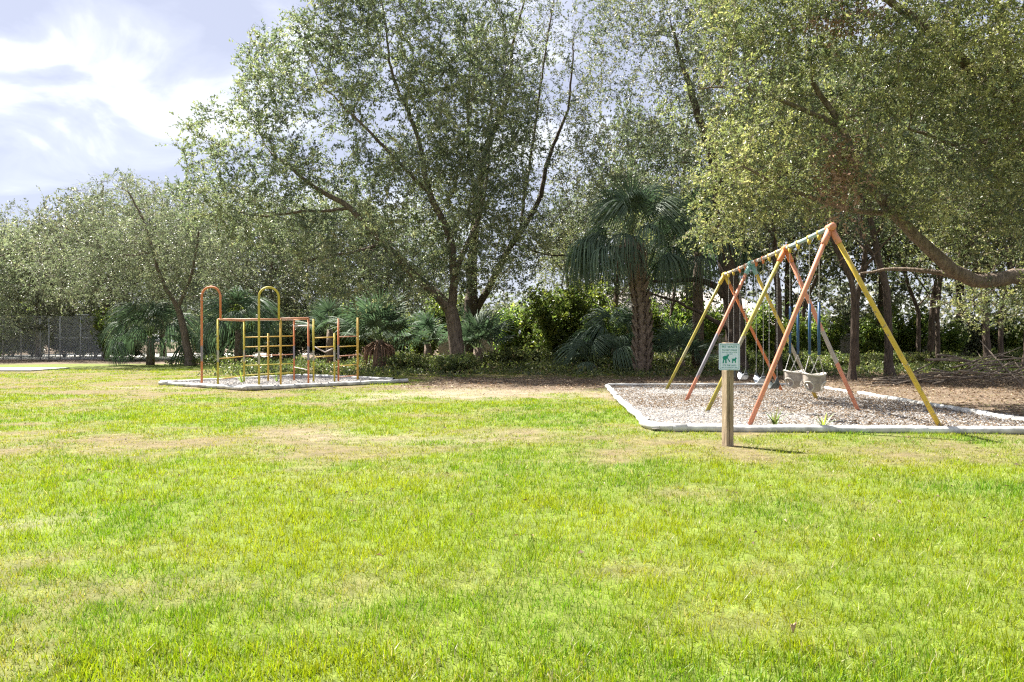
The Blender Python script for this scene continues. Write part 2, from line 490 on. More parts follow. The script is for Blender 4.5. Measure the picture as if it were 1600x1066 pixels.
gx = axis(-24, 24, 0.32, 420); gy = axis(1.2, 44, 0.30, 420)
GX, GY = np.meshgrid(gx, gy)
fx, fy = GX.ravel(), GY.ravel()
gv = np.stack([fx, fy, ground_z(fx, fy)], -1)
nx, ny = len(gx), len(gy)
ii = np.arange((nx - 1) * (ny - 1)); ri, ci = ii // (nx - 1), ii % (nx - 1)
gf = np.stack([ri * nx + ci, ri * nx + ci + 1, (ri + 1) * nx + ci + 1, (ri + 1) * nx + ci], -1)
ground = np_mesh('ground', gv, gf, M['ground'], {'col': ground_colour(fx, fy)}, smooth=True)
tag(ground, kind='structure')


def bed(name, poly, z):
    c = sum(poly, Vector()) / len(poly)
    n = 14
    vs_, fs_ = [], []
    a, b, d, e = poly
    for i in range(n + 1):
        for j in range(n + 1):
            u, v = i / n, j / n
            p = (a * (1 - u) + b * u) * (1 - v) + (e * (1 - u) + d * u) * v
            vs_.append((p.x, p.y, z + 0.035 * random.random() * (0 < i < n) * (0 < j < n)))
    for i in range(n):
        for j in range(n):
            fs_.append((i * (n + 1) + j, (i + 1) * (n + 1) + j, (i + 1) * (n + 1) + j + 1, i * (n + 1) + j + 1))
    o = MB().add(vs_, fs_).build(name, M['gravel'])
    return tag(o, kind='structure')


bed('swing_pit_gravel', PIT_SW, 0.045)
bed('climbing_pit_gravel', PIT_CL, 0.045)
slab = MB().box((-33, 66, 0.03), (26, 21.0, 0.10)).build('court_slab', M['concrete'], smooth=False)
tag(slab, kind='structure')
slab2 = MB().box((-29.6, 36.5, 0.02), (13.5, 3.0, 0.09)).build('concrete_path', M['concrete'], smooth=False)
tag(slab2, kind='structure')


# ------------------------------------------------------------------ trees
def grow(att, nodes0, parents0, step, infl, kill, iters=140, tropism=(0, 0, 0.03), jit=0.12):
    """space colonisation: returns node positions and parents"""
    P = list(np.asarray(nodes0, float)); par = list(parents0)
    att = np.asarray(att, float)
    near = np.full(len(att), 1e9); who = np.zeros(len(att), int)

    def upd(i0):
        nonlocal near, who
        for k in range(i0, len(P)):
            d = np.linalg.norm(att - P[k], axis=1)
            m = d < near
            near[m] = d[m]; who[m] = k
    upd(0)
    used = {}
    for _ in range(iters):
        keep = near > kill
        att, near, who = att[keep], near[keep], who[keep]
        if len(att) == 0:
            break
        act = near < infl
        if not act.any():
            act = near < near.min() + step * 2
        w = who[act]
        dv = att[act] - np.array(P)[w]
        dv /= np.linalg.norm(dv, axis=1)[:, None] + 1e-9
        acc = {}
        ids, inv = np.unique(w, return_inverse=True)
        sm = np.zeros((len(ids), 3)); np.add.at(sm, inv, dv)
        i0 = len(P)
        for q, i in enumerate(ids):
            d = sm[q] + np.array(tropism) * 3 + RS.normal(0, jit, 3)
            L = np.linalg.norm(d)
            if L < 1e-6: continue
            d /= L
            if used.get(i, 0) > 3: continue
            used[i] = used.get(i, 0) + 1
            P.append(P[i] + d * step); par.append(int(i))
        if len(P) == i0:
            break
        upd(i0)
    return np.array(P), np.array(par)


def skeleton(polys, step):
    """polys: list of (points, r0, r1, parent index of polyline or None). Returns nodes, parents, given radii"""
    P, par, rad = [], [], []
    for pts, r0, r1 in polys:
        pts = [np.array(p, float) for p in pts]
        # smooth the line a little
        fine = [pts[0]]
        for a, b in zip(pts[:-1], pts[1:]):
            n = max(1, int(np.linalg.norm(b - a) / step))
            for t in range(1, n + 1):
                fine.append(a + (b - a) * t / n)
        fine = np.array(fine)
        for _ in range(3):
            fine[1:-1] = 0.5 * fine[1:-1] + 0.25 * (fine[:-2] + fine[2:])
        fine[1:] += RS.normal(0, step * 0.05, fine[1:].shape)
        if P:
            d = np.linalg.norm(np.array(P) - fine[0], axis=1)
            prev = int(d.argmin()); st = 1 if d.min() < step * 0.9 else 0
        else:
            prev, st = -1, 0
        n = len(fine)
        for i in range(st, n):
            P.append(fine[i]); par.append(prev); prev = len(P) - 1
            rad.append(r0 + (r1 - r0) * i / max(1, n - 1))
    return P, par, rad


def branch_mesh(P, par, rad, flare=True):
    n = len(P)
    kids = [[] for _ in range(n)]
    for i in range(n):
        if par[i] >= 0: kids[par[i]].append(i)
    main = np.full(n, -1)
    for i in range(n):
        if kids[i]: main[i] = max(kids[i], key=lambda k: rad[k])
    D = np.zeros((n, 3))
    for i in range(n):
        d = np.zeros(3)
        if par[i] >= 0: d += P[i] - P[par[i]]
        if main[i] >= 0: d += P[main[i]] - P[i]
        D[i] = d / (np.linalg.norm(d) + 1e-9)
    ref = np.array([0.31, 0.93, 0.17])
    A = np.cross(D, ref); A /= np.linalg.norm(A, axis=1)[:, None] + 1e-9
    B = np.cross(D, A)
    V, F = [], []; off = 0
    for lo, hi, k in ((0.0, 0.03, 3), (0.03, 0.10, 5), (0.10, 9, 10)):
        sel = np.array([i for i in range(n) if par[i] >= 0 and lo <= rad[i] < hi], int)
        if len(sel) == 0: continue
        pa = np.array([par[i] for i in sel])
        ism = main[pa] == sel
        w = 2 * np.pi * np.arange(k) / k
        rp = np.where(ism, np.minimum(rad[pa], rad[sel] * 1.6), rad[sel] * 1.15)
        fa = np.where(ism, pa, sel)
        ring0 = P[pa][:, None, :] + rp[:, None, None] * (np.cos(w)[None, :, None] * A[fa][:, None, :] + np.sin(w)[None, :, None] * B[fa][:, None, :])
        ring1 = P[sel][:, None, :] + rad[sel][:, None, None] * (np.cos(w)[None, :, None] * A[sel][:, None, :] + np.sin(w)[None, :, None] * B[sel][:, None, :])
        v = np.concatenate([ring0, ring1], 1).reshape(-1, 3)
        base = np.arange(len(sel))[:, None] * (2 * k)
        j = np.arange(k)[None, :]; j2 = (np.arange(k)[None, :] + 1) % k
        f = np.stack([base + j, base + j2, base + k + j2, base + k + j], -1).reshape(-1, 4)
        V.append(v); F.append(f + off); off += len(v)
    return np.concatenate(V), np.concatenate(F)


def leaves_at(pos, dirs, n_twig, n_leaf, twig_len, L, Wd, up=0.35, vbias=None, droop=0.0):
    """sprays of leaves on short twigs; returns verts, tris, per-vertex v"""
    N = len(pos)
    tp = np.repeat(pos, n_twig, 0); td = np.repeat(dirs, n_twig, 0)
    d = td * 0.6 + RS.normal(0, 0.75, tp.shape); d[:, 2] += 0.15 - droop
    d /= np.linalg.norm(d, axis=1)[:, None]
    tl = twig_len * RS.uniform(0.5, 1.25, len(tp))
    # twigs as thin strips are left to the branch mesh; leaves along the twig
    lp = np.repeat(tp, n_leaf, 0); ld = np.repeat(d, n_leaf, 0); ll = np.repeat(tl, n_leaf)
    t = RS.uniform(0.1, 1.0, len(lp))
    p = lp + ld * (ll * t)[:, None] + RS.normal(0, 0.02, lp.shape)
    p[:, 2] -= 0.22 * ll * t * t
    ax = ld * 0.8 + RS.normal(0, 0.55, lp.shape); ax /= np.linalg.norm(ax, axis=1)[:, None]
    nt = RS.normal(0, 1, tp.shape); nt[:, 2] += up * 2.2; nt /= np.linalg.norm(nt, axis=1)[:, None]
    nr = np.repeat(nt, n_leaf, 0) * 1.1 + RS.normal(0, 0.5, lp.shape)
    sd = np.cross(ax, nr); sd /= np.linalg.norm(sd, axis=1)[:, None] + 1e-9
    nn = np.cross(sd, ax)
    s = RS.uniform(0.65, 1.25, len(lp))
    l_ = (L * s)[:, None]; w_ = (Wd * s)[:, None]
    fold = RS.uniform(0.05, 0.3, len(lp))[:, None]
    v0 = p; v1 = p + ax * l_ * 0.5 + sd * w_ * 0.5 + nn * w_ * fold
    v2 = p + ax * l_; v3 = p + ax * l_ * 0.5 - sd * w_ * 0.5 + nn * w_ * fold
    V = np.stack([v0, v1, v2, v3], 1).reshape(-1, 3)
    b = np.arange(len(p))[:, None] * 4
    F = np.concatenate([b + np.array([[0, 1, 2]]), b + np.array([[0, 2, 3]])], 1).reshape(-1, 3)
    tv = np.repeat(RS.normal(0, 0.20, len(tp)), n_leaf)
    base = 0.42 if vbias is None else np.repeat(np.repeat(vbias, n_twig), n_leaf)
    v = np.clip(base + tv + RS.normal(0, 0.11, len(p)), 0, 1)
    # twig strips
    sw = 0.004 + 0.004 * RS.random(len(tp))
    sx = np.cross(d, RS.normal(0, 1, d.shape)); sx /= np.linalg.norm(sx, axis=1)[:, None] + 1e-9
    e = tp + d * tl[:, None]
    TV = np.stack([tp - sx * sw[:, None], tp + sx * sw[:, None], e], 1).reshape(-1, 3)
    TF = np.arange(len(tp) * 3).reshape(-1, 3)
    return V, F, np.repeat(v, 4), TV, TF


def crown_points(ells, n, gap=0.46, cl=0.55, seed=0.0, shell=0.55):
    """points in a union of ellipsoids, thinned by noise so that clumps and gaps appear. ells: (cx,cy,cz,rx,ry,rz,weight)"""
    out = []
    wts = np.array([e[6] * e[3] * e[4] * e[5] for e in ells]); wts /= wts.sum()
    while sum(map(len, out)) < n:
        k = RS.choice(len(ells), size=n, p=wts)
        E = np.array(ells)[k]
        u = RS.normal(0, 1, (n, 3)); u /= np.linalg.norm(u, axis=1)[:, None]
        r = RS.random(n) ** (1 / 3.0)
        r = np.where(RS.random(n) < shell, 1 - (1 - r) * 0.6, r)
        p = E[:, :3] + u * r[:, None] * E[:, 3:6]
        q = fbm(p[:, 0], p[:, 1], p[:, 2], cl, 3, seed + 21)
        p = p[(q + RS.normal(0, 0.03, n)) > gap]
        p = p[p[:, 2] > 0.6]
        out.append(p)
    return np.concatenate(out)[:n]


def make_tree(name, label, cat, polys, ells, n_att, leaf, leaf_mat, bark, step=0.42, gap=0.46, cl=0.55, group=None, tip=0.006, pw=2.4,
              n_twig=3, n_leaf=8, twig=0.42, leaf_r=0.022, keep=1.0, seed=0.0, tropism=(0, 0, 0.03), vb=0.0, infl=6, droop=0.0, bare=None, killf=1.35):
    base = Vector(polys[0][0][0]); base.z = 0
    root = thing(name, label, cat, base, group)
    P0, par0, rad0 = skeleton(polys, step)
    att = crown_points(ells, n_att, gap, cl, seed)
    P, par = grow(att, P0, par0, step, step * infl, step * killf, tropism=tropism)
    n = len(P)
    acc = np.zeros(n); tips = np.zeros(n)
    for i in range(n - 1, -1, -1):
        if acc[i] == 0: acc[i] = tip ** pw; tips[i] = 1
        if par[i] >= 0: acc[par[i]] += acc[i]; tips[par[i]] += tips[i]
    # children come after parents except in the hand-laid skeleton, where order holds too
    rad = acc ** (1 / pw)
    rad = np.minimum(rad, 0.30)
    r0 = np.array(rad0)
    rad[:len(r0)] = np.maximum(r0, 0.004)
    for i in range(len(r0), n):
        rad[i] = min(rad[i], rad[par[i]] * 0.92)
    # root flare
    zf = P[:, 2]
    fl = (zf < 0.7) & (np.arange(n) < len(r0))
    rad[fl] *= 1 + 0.45 * (1 - np.clip(zf[fl], 0, 0.7) / 0.7) ** 2
    V, F = branch_mesh(P, np.array(par), rad)
    dirs = np.zeros_like(P); m = np.array(par) >= 0
    dirs[m] = P[m] - P[np.array(par)[m]]; dirs /= np.linalg.norm(dirs, axis=1)[:, None] + 1e-9
    lf = (rad < leaf_r) & (np.arange(n) >= len(r0))
    if keep < 1: lf &= RS.random(n) < keep
    if bare is not None: lf &= RS.random(n) < bare(P)
    vb_ = 0.40 + vb + 0.5 * (fbm(P[lf][:, 0], P[lf][:, 1], P[lf][:, 2], 0.5, 3, seed + 40) - 0.5) * 1.4
    LV, LF, lv, TV, TF = leaves_at(P[lf], dirs[lf], n_twig, n_leaf, twig, leaf[0], leaf[1], vbias=vb_, droop=droop)
    tq = np.concatenate([TF, TF[:, 2:3]], 1)
    # twig triangles as degenerate-free quads: split the tip
    TVq = np.repeat(TV.reshape(-1, 3, 3), 1, 0)
    q4 = np.stack([TVq[:, 0], TVq[:, 1], TVq[:, 2] + 0.001, TVq[:, 2] - 0.001], 1).reshape(-1, 3)
    tq = np.arange(len(q4)).reshape(-1, 4) + len(V)
    o = np_mesh('trunk', np.concatenate([V, q4]), np.concatenate([F, tq]), bark, smooth=True, parent=root)
    c = np_mesh('crown', LV, LF, leaf_mat, {'v': lv}, parent=root)
    c['kind'] = 'stuff'
    return root, len(LF)


def el(x, y, d, rx, ry, rd, w=1.0):
    c = at(x, y, d)
    k = d / FOC
    return (c.x, c.y, c.z, rx * k, rd, ry * k, w)


def pl(d, *pts):
    """polyline from picture measurements at distance d (an optional third number overrides d)"""
    return [at(p[0], p[1], p[2] if len(p) > 2 else d) for p in pts]


NTRI = 0
# --- the large oak that leans and spreads to the left
dA = 35.5
trunk = pl(dA, (715, 580), (713, 530), (706, 485)); trunk[0].z = -0.1
polys = [
    (trunk, 0.40, 0.33),
    (pl(dA, (706, 485), (682, 458), (645, 430), (598, 378, 34.5), (548, 322, 34), (488, 292, 33.8), (425, 240, 34)), 0.26, 0.05),
    (pl(dA, (706, 485), (711, 430), (702, 360), (668, 300, 36.2), (655, 215, 36.5), (612, 120, 36), (600, 20, 36.4)), 0.22, 0.035),
    (pl(dA, (711, 430), (724, 395), (748, 345, 36.8), (765, 260, 37.5), (760, 190, 37.2), (790, 110, 37)), 0.14, 0.03),
    (pl(dA, (598, 378, 34.5), (560, 395, 33.5), (500, 400, 32.5), (450, 420, 32)), 0.09, 0.03),
    (pl(dA, (668, 300, 36.2), (620, 250, 35), (560, 190, 33.5), (500, 130, 33.5)), 0.11, 0.035),
    (pl(dA, (535, 328, 34), (470, 330, 34), (400, 340, 34.5), (345, 320, 35)), 0.08, 0.03),
]
ells = [el(365, 245, 34, 92, 95, 3.2), el(470, 150, 34, 100, 115, 3.6), el(430, 330, 34, 110, 70, 3.2), el(560, 390, 33, 110, 95, 3.0, 1.1),
        el(590, 60, 35, 130, 120, 4.0), el(620, 260, 35, 150, 140, 4.2), el(735, 330, 36, 110, 130, 3.6), el(740, 130, 37, 110, 150, 3.8, 0.7),
        el(330, 165, 34, 55, 40, 1.5), el(600, -90, 35, 190, 90, 4.5, 0.7), el(560, 250, 32.2, 130, 110, 1.6, 1.5), el(690, 330, 33.4, 110, 120, 1.5, 1.6), el(650, 120, 32.8, 130, 120, 1.6, 1.4), el(760, 210, 34.2, 90, 130, 1.6, 1.3), el(310, 300, 34.5, 45, 60, 1.6), el(640, 430, 34.0, 60, 50, 2.0), el(800, 400, 36, 60, 70, 2.5, 0.8)]
_, k = make_tree('oak_tree', 'big spreading oak with a forked trunk leaning left behind the climbing frame', 'tree', polys, ells, 7000, (0.124, 0.062), M['oak'], M['bark'],
                 step=0.40, gap=0.492, cl=0.60, n_twig=4, n_leaf=17, twig=0.78, seed=1.0, vb=0.06)
NTRI += k
# --- dark forked oak just behind it, thin of leaf towards the top
dB = 40.0
polys = [
    (pl(dB, (737, 576), (735, 510), (737, 470)), 0.46, 0.38),
    (pl(dB, (737, 470), (738, 400), (744, 320), (760, 230), (796, 150), (800, 70), (825, -20)), 0.31, 0.035),
    (pl(dB, (736, 500), (768, 442), (800, 380), (842, 320), (858, 240), (890, 170), (896, 60)), 0.22, 0.03),
    (pl(dB, (744, 320), (730, 220), (735, 110), (720, 10)), 0.12, 0.04),
    (pl(dB, (800, 380), (850, 400), (905, 402), (950, 395)), 0.07, 0.02),
    (pl(dB, (800, 300), (840, 200), (850, 90), (870, -30)), 0.09, 0.03),
]
polys[5] = (pl(dB, (812, 360), (830, 240), (848, 110), (870, -30)), 0.10, 0.03)
ells = [el(800, 90, 40, 120, 150, 4.0, 1.0), el(870, 270, 40, 75, 130, 3.0, 1.0), el(740, 200, 41, 120, 160, 3.0, 0.6), el(880, 60, 40, 80, 120, 3.0, 0.7), el(820, 380, 40, 90, 60, 3.0, 0.9)]
_, k = make_tree('oak_tree', 'dark forked oak standing close behind the leaning oak, bare twigs at its top', 'tree', polys, ells, 4400, (0.13, 0.06), M['oak'], M['dark_bark'],
                 step=0.42, gap=0.46, n_twig=3, n_leaf=11, twig=0.75, seed=2.0, bare=lambda P: np.clip(1.25 - (P[:, 2] - 7) / 13.0, 0.40, 1))
NTRI += k
# --- the live oak whose limbs reach in from the right over the swings
dR = 20.0
tr0 = pl(23, (1740, 640), (1725, 520), (1700, 450, 22.5)); tr0[0].z = -0.1
polys = [
    (tr0, 0.62, 0.46),
    (pl(20, (1700, 450, 22.5), (1640, 428, 21), (1585, 432, 20), (1525, 442, 19.5), (1490, 425, 19), (1440, 378, 18.7), (1395, 332, 18.4), (1345, 278, 18), (1318, 200, 17.8), (1270, 130, 17.5)), 0.30, 0.06),
    (pl(20, (1525, 442, 19.5), (1470, 425, 20), (1400, 418, 20.5), (1345, 428, 21)), 0.10, 0.03),
    (pl(20, (1700, 450, 22.5), (1670, 330, 21.5), (1600, 210, 20), (1520, 110, 19), (1430, 30, 18.5), (1330, -40, 18)), 0.32, 0.07),
    (pl(20, (1395, 332, 18.4), (1330, 330, 17.6), (1240, 300, 17), (1160, 260, 17)), 0.09, 0.03),
    (pl(20, (1600, 210, 20), (1580, 120, 18.5), (1560, 20, 18), (1540, -80, 18)), 0.14, 0.05),
    (pl(20, (1600, 210, 20), (1500, 230, 18), (1420, 200, 17)), 0.10, 0.03),
    (pl(20, (1318, 200, 17.8), (1230, 160, 17.5), (1150, 130, 17.5), (1090, 140, 18)), 0.07, 0.02),
]
ells = [el(1160, 190, 18, 125, 150, 2.4), el(1310, 110, 18, 150, 130, 2.6), el(1480, 140, 18, 150, 160, 2.6), el(1570, 300, 18.5, 110, 90, 2.2), el(1140, 320, 18.5, 75, 80, 1.8),
        el(1270, 265, 17.5, 120, 75, 2.0), el(1420, 20, 18, 220, 110, 3.0), el(1440, 285, 17.5, 80, 70, 1.8), el(1600, 80, 19, 130, 170, 3.0), el(1240, -20, 18.5, 160, 90, 2.6),
        el(1560, 470, 21, 80, 45, 1.6, 0.5)]
LIVE, k = make_tree('live_oak', 'live oak with thick low limb reaching over the leaf litter beside the swings', 'tree', polys, ells, 8000, (0.084, 0.042), M['live_oak'], M['bark'],
                 step=0.27, gap=0.48, cl=0.65, n_twig=4, n_leaf=15, twig=0.55, leaf_r=0.02, tip=0.0045, seed=3.0, vb=0.11)
NTRI += k
# dead brown sprays caught in its crown
for (px_, py_, d_, n_, sx_, sz_) in ((1312, 262, 16.2, 260, 0.26, 0.55), (1335, 18, 16.6, 150, 0.5, 0.3)):
    c_ = at(px_, py_, d_)
    pp = np.array(c_)[None] + RS.normal(0, 1, (n_, 3)) * np.array([sx_, 0.25, sz_])
    LV, LF, lv, _, _ = leaves_at(pp, np.tile([[0, 0, -1.0]], (n_, 1)), 1, 7, 0.32, 0.085, 0.04, droop=0.8)
    o_ = np_mesh('dead_spray', LV, LF, M['dead_frond'], {'v': lv}, parent=LIVE); o_['kind'] = 'stuff'; o_['label'] = 'reddish brown dead leaves hanging in the crown'
# --- the dark oak behind the swings with arching low limbs
dC = 33.0
polys = [
    (pl(dC, (1152, 582), (1148, 500), (1138, 430), (1128, 350)), 0.46, 0.34),
    (pl(dC, (1128, 350), (1115, 250), (1080, 150), (1050, 40)), 0.28, 0.07),
    (pl(dC, (1142, 470), (1120, 450), (1095, 432), (1070, 432), (1045, 445), (1020, 440)), 0.20, 0.06),
    (pl(dC, (1150, 520), (1115, 500), (1075, 480), (1040, 465), (1005, 455)), 0.12, 0.04),
    (pl(dC, (1128, 350), (1150, 260), (1190, 170), (1220, 60)), 0.22, 0.06),
]
ells = [el(1060, 120, 33, 110, 150, 4.0), el(1190, 90, 34, 110, 150, 4.0), el(970, 200, 33, 80, 120, 3.0, 0.7), el(1000, 60, 33, 90, 110, 3.5, 0.8), el(1180, 330, 34, 70, 70, 3.0, 0.6)]
_, k = make_tree('oak_tree', 'dark oak behind the swings with two low limbs arching left', 'tree', polys, ells, 3400, (0.115, 0.056), M['oak'], M['dark_bark'], step=0.42, gap=0.47, n_twig=4, n_leaf=12, twig=0.75, seed=4.0, vb=0.06)
NTRI += k
# --- the small grey-leaved tree at the left with a slim leaning trunk
dD = 42.5
polys = [
    (pl(dD, (297, 572), (290, 520), (278, 480)), 0.24, 0.17),
    (pl(dD, (278, 480), (255, 445), (238, 395), (228, 350), (200, 300)), 0.13, 0.04),
    (pl(dD, (278, 480), (300, 430), (310, 370), (320, 310)), 0.11, 0.04),
    (pl(dD, (238, 395), (190, 400), (130, 410), (90, 400)), 0.07, 0.02),
]
ells = [el(210, 400, 42, 110, 80, 3.5), el(290, 360, 43, 90, 80, 3.5), el(120, 420, 42, 70, 60, 3.0), el(210, 320, 43, 90, 50, 3.0, 0.8), el(330, 430, 42, 60, 60, 2.5, 0.8)]
_, k = make_tree('small_tree', 'small grey leaved tree with a slim trunk beside the drooping palmetto', 'tree', polys, ells, 2600, (0.12, 0.05), M['grey_leaf'], M['bark'], step=0.40, gap=0.45, n_twig=4, n_leaf=12, twig=0.8, seed=5.0, vb=0.08)
NTRI += k


# --- kinds used several times -------------------------------------------------
def wood_proto(name, label, cat, h, spread, z0, leaf, lm, bark, n_att, seed, group, r=0.22, keep=1.0, vb=0.0, n_twig=3, n_leaf=7, bare=None, lean=0.6, step=0.5):
    a = random.uniform(0, 6.28)
    t = [Vector((0, 0, -0.1)), Vector((0.15 * lean, 0.1, h * 0.25)), Vector((lean * math.cos(a), lean * math.sin(a), h * 0.5)), Vector((lean * 0.6, lean * 0.3, h * 0.75)), Vector((lean * 0.3, 0, h * 0.92))]
    polys = [(t, r, r * 0.25)]
    for q in range(4):
        b = a + q * 1.7; zz = h * (0.34 + 0.09 * q); s = t[1].lerp(t[3], 0.1 + 0.22 * q)
        polys.append(([s, s + Vector((math.cos(b) * spread * 0.3, math.sin(b) * spread * 0.3, h * 0.10)), s + Vector((math.cos(b) * spread * 0.6, math.sin(b) * spread * 0.6, h * 0.16))], r * 0.38, r * 0.12))
    ells = [(0, 0, (z0 + h) / 2, spread * 0.8, spread * 0.8, (h - z0) / 2, 1.0)]
    for q in range(5):
        b = a + q * 1.26
        ells.append((math.cos(b) * spread * 0.55, math.sin(b) * spread * 0.55, z0 + (h - z0) * random.uniform(0.25, 0.75), spread * 0.45, spread * 0.45, (h - z0) * 0.26, 1.0))
    return make_tree(name, label, cat, polys, ells, n_att, leaf, lm, bark, step=step, gap=0.46, n_twig=n_twig, n_leaf=n_leaf, twig=0.8, seed=seed, group=group, keep=keep, vb=vb, bare=bare)


G_BACK = 'trees of the wood behind the lawn'
G_SLIM = 'slender trees among the undergrowth behind the swings'
L_BACK = 'broad leafy tree in the wood behind the lawn'
L_GREY = 'greyish tree in the wood behind the chain link fence and left lawn edge'
L_SLIM = 'slender dark trunked tree in the undergrowth behind the swings'
back1, k = wood_proto('wood_tree', L_BACK, 'tree', 14.0, 6.2, 2.2, (0.20, 0.10), M['oak'], M['dark_bark'], 3800, 6.0, G_BACK, r=0.26, n_twig=4, n_leaf=8); NTRI += k
back2, k = wood_proto('grey_tree', L_GREY, 'tree', 13.0, 6.0, 1.4, (0.19, 0.085), M['grey_leaf'], M['bark'], 3800, 7.0, 'greyish trees behind the fence', r=0.22, n_twig=4, n_leaf=8, vb=0.12,
                      bare=lambda P: np.where(P[:, 2] > 11.0, 0.25, 1.0)); NTRI += k
slim1, k = wood_proto('slender_tree', L_SLIM, 'tree', 13.5, 3.2, 5.5, (0.16, 0.08), M['oak'], M['dark_bark'], 1700, 8.0, G_SLIM, r=0.17, lean=0.9, n_twig=4, n_leaf=8); NTRI += k
slim2, k = wood_proto('slender_tree', L_SLIM, 'tree', 12.0, 3.0, 4.5, (0.16, 0.08), M['live_oak'], M['dark_bark'], 1700, 9.0, G_SLIM, r=0.14, lean=-1.1, n_twig=4, n_leaf=8); NTRI += k


def put(protos, spots):
    used_ = set()
    base_label = {id(p): p['label'] for p in protos}
    for sp_ in spots:
        px, d, rz, sc, which = sp_[:5]
        lb_ = sp_[5] if len(sp_) > 5 else base_label[id(protos[which])]
        p = protos[which]
        loc = Vector(((px - 800) * d / FOC, d, 0))
        if which not in used_:
            used_.add(which); first[which] = (p, loc, rz, sc, lb_)
        else:
            copy_tree(p, loc, rz, sc, lb_)
    for w in used_:
        p, loc, rz, sc, lb_ = first[w]
        p['label'] = lb_
        p.location = loc; p.rotation_euler = (0, 0, rz); p.scale = (sc, sc, sc) if not hasattr(sc, '__len__') else sc
    first.clear()


def fix_parent_inverse(root):
    """prototypes are built at the origin, so a part's own place is its place under the root"""
    for ch in [x for x in bpy.data.objects if x.parent == root]:
        ch.matrix_parent_inverse = Matrix.Identity(4)


first = {}
for p in (back1, back2, slim1, slim2):
    fix_parent_inverse(p)
put([back1, back2], [
    # greyish wood at the left
    (-60, 52, 0.3, 0.92, 1), (60, 60, 1.7, 1.0, 1), (165, 57, 4.1, 1.12, 1), (255, 62, 2.2, 1.12, 1), (345, 56, 5.2, 1.0, 1), (-190, 56, 2.9, 1.0, 1), (430, 52, 0.9, 0.95, 1), (-10, 72, 3.6, 1.05, 1), (120, 76, 5.7, 1.15, 1),
    # behind the oaks and the swings
    (520, 60, 1.1, 1.0, 0), (640, 64, 3.0, 0.95, 0), (960, 60, 0.5, 1.10, 0), (1080, 54, 2.4, (1.2, 1.2, 1.4), 0), (1230, 50, 4.4, (1.2, 1.2, 1.45), 0), (1375, 48, 5.6, (1.2, 1.2, 1.5), 0),
    (1500, 50, 3.7, (1.25, 1.25, 1.5), 0), (1640, 46, 0.2, (1.2, 1.2, 1.5), 0), (1800, 44, 2.7, (1.2, 1.2, 1.5), 0)])
SLIM = [
    (1216, 32, 0.4, 1.0, 0, 'slender dark tree directly behind the orange swing joint'),
    (1331, 26.8, 2.6, (0.95, 0.95, 1.05), 1, 'slim bent tree rising from the leaf litter just past the right pit pipe'),
    (1336, 35, 4.0, 1.0, 0, 'straight slim tree behind the bent one past the swing pit'),
    (1391, 30.5, 1.2, 1.05, 0, 'slim dark tree on the leaf litter between the bent tree and the brush pile'),
    (1432, 38, 3.3, 0.9, 1), (1452, 40, 5.1, 1.1, 0), (1468, 37, 0.8, 0.9, 1),
    (1545, 34, 2.0, 1.05, 0, 'slender dark tree standing behind the brush pile'), (1563, 38, 4.7, 1.0, 1), (1256, 40, 5.5, 1.0, 1),
    (1600, 33, 3.0, 1.0, 1, 'slim tree beside the thick low live oak limb and brush pile'), (1052, 42, 1.0, 0.95, 1, 'slender tree between the cabbage palm and the arching dark limbs'),
    (880, 48, 0.9, 0.8, 1, 'thin tree among bright bushes between forked oak and cabbage palm'), (925, 50, 2.9, 0.9, 0), (1660, 36, 0.2, 1.0, 0)]
put([slim1, slim2], SLIM)


# ------------------------------------------------------------------ shrubs and undergrowth
def make_shrub(name, label, h, w, n, leaf, mat, seed, group):
    root = thing(name, label, 'shrub', (0, 0, 0), group)
    ns = 9
    P, par, rad = [np.array([0, 0, -0.05])], [-1], [0.03]
    for s in range(ns):
        a = s * 2.4; prev = 0
        top = np.array([math.cos(a) * w * RS.uniform(0.3, 0.9), math.sin(a) * w * RS.uniform(0.3, 0.9), h * RS.uniform(0.5, 1.0)])
        for t in (0.35, 0.7, 1.0):
            P.append(top * np.array([t ** 1.3, t ** 1.3, t]) + RS.normal(0, 0.04, 3)); par.append(prev); prev = len(P) - 1; rad.append(0.018 * (1.2 - t))
    P = np.array(P); V, F = branch_mesh(P, np.array(par), np.array(rad))
    np_mesh('stem', V, F, M['dark_bark'], smooth=True, parent=root)
    u = RS.normal(0, 1, (n, 3)); u /= np.linalg.norm(u, axis=1)[:, None]
    tips_ = P[3::3]
    cen = tips_[RS.integers(0, len(tips_), n)] * (RS.uniform(0.35, 1.08, n)[:, None] ** np.array([1.2, 1.2, 1.0]))
    p = cen + RS.normal(0, 1, (n, 3)) * np.array([w * 0.17, w * 0.17, h * 0.09])
    q = fbm(p[:, 0], p[:, 1], p[:, 2], 1.9, 3, seed)
    ok = (q > 0.45) & (p[:, 2] > 0.03)
    p = p[ok]; d = u[ok]
    LV, LF, lv, _, _ = leaves_at(p, d, 1, 7, 0.28, leaf[0], leaf[1], vbias=0.45 + 0.7 * (q[ok] - 0.5))
    c = np_mesh('foliage', LV, LF, mat, {'v': lv}, parent=root); c['kind'] = 'stuff'
    return root


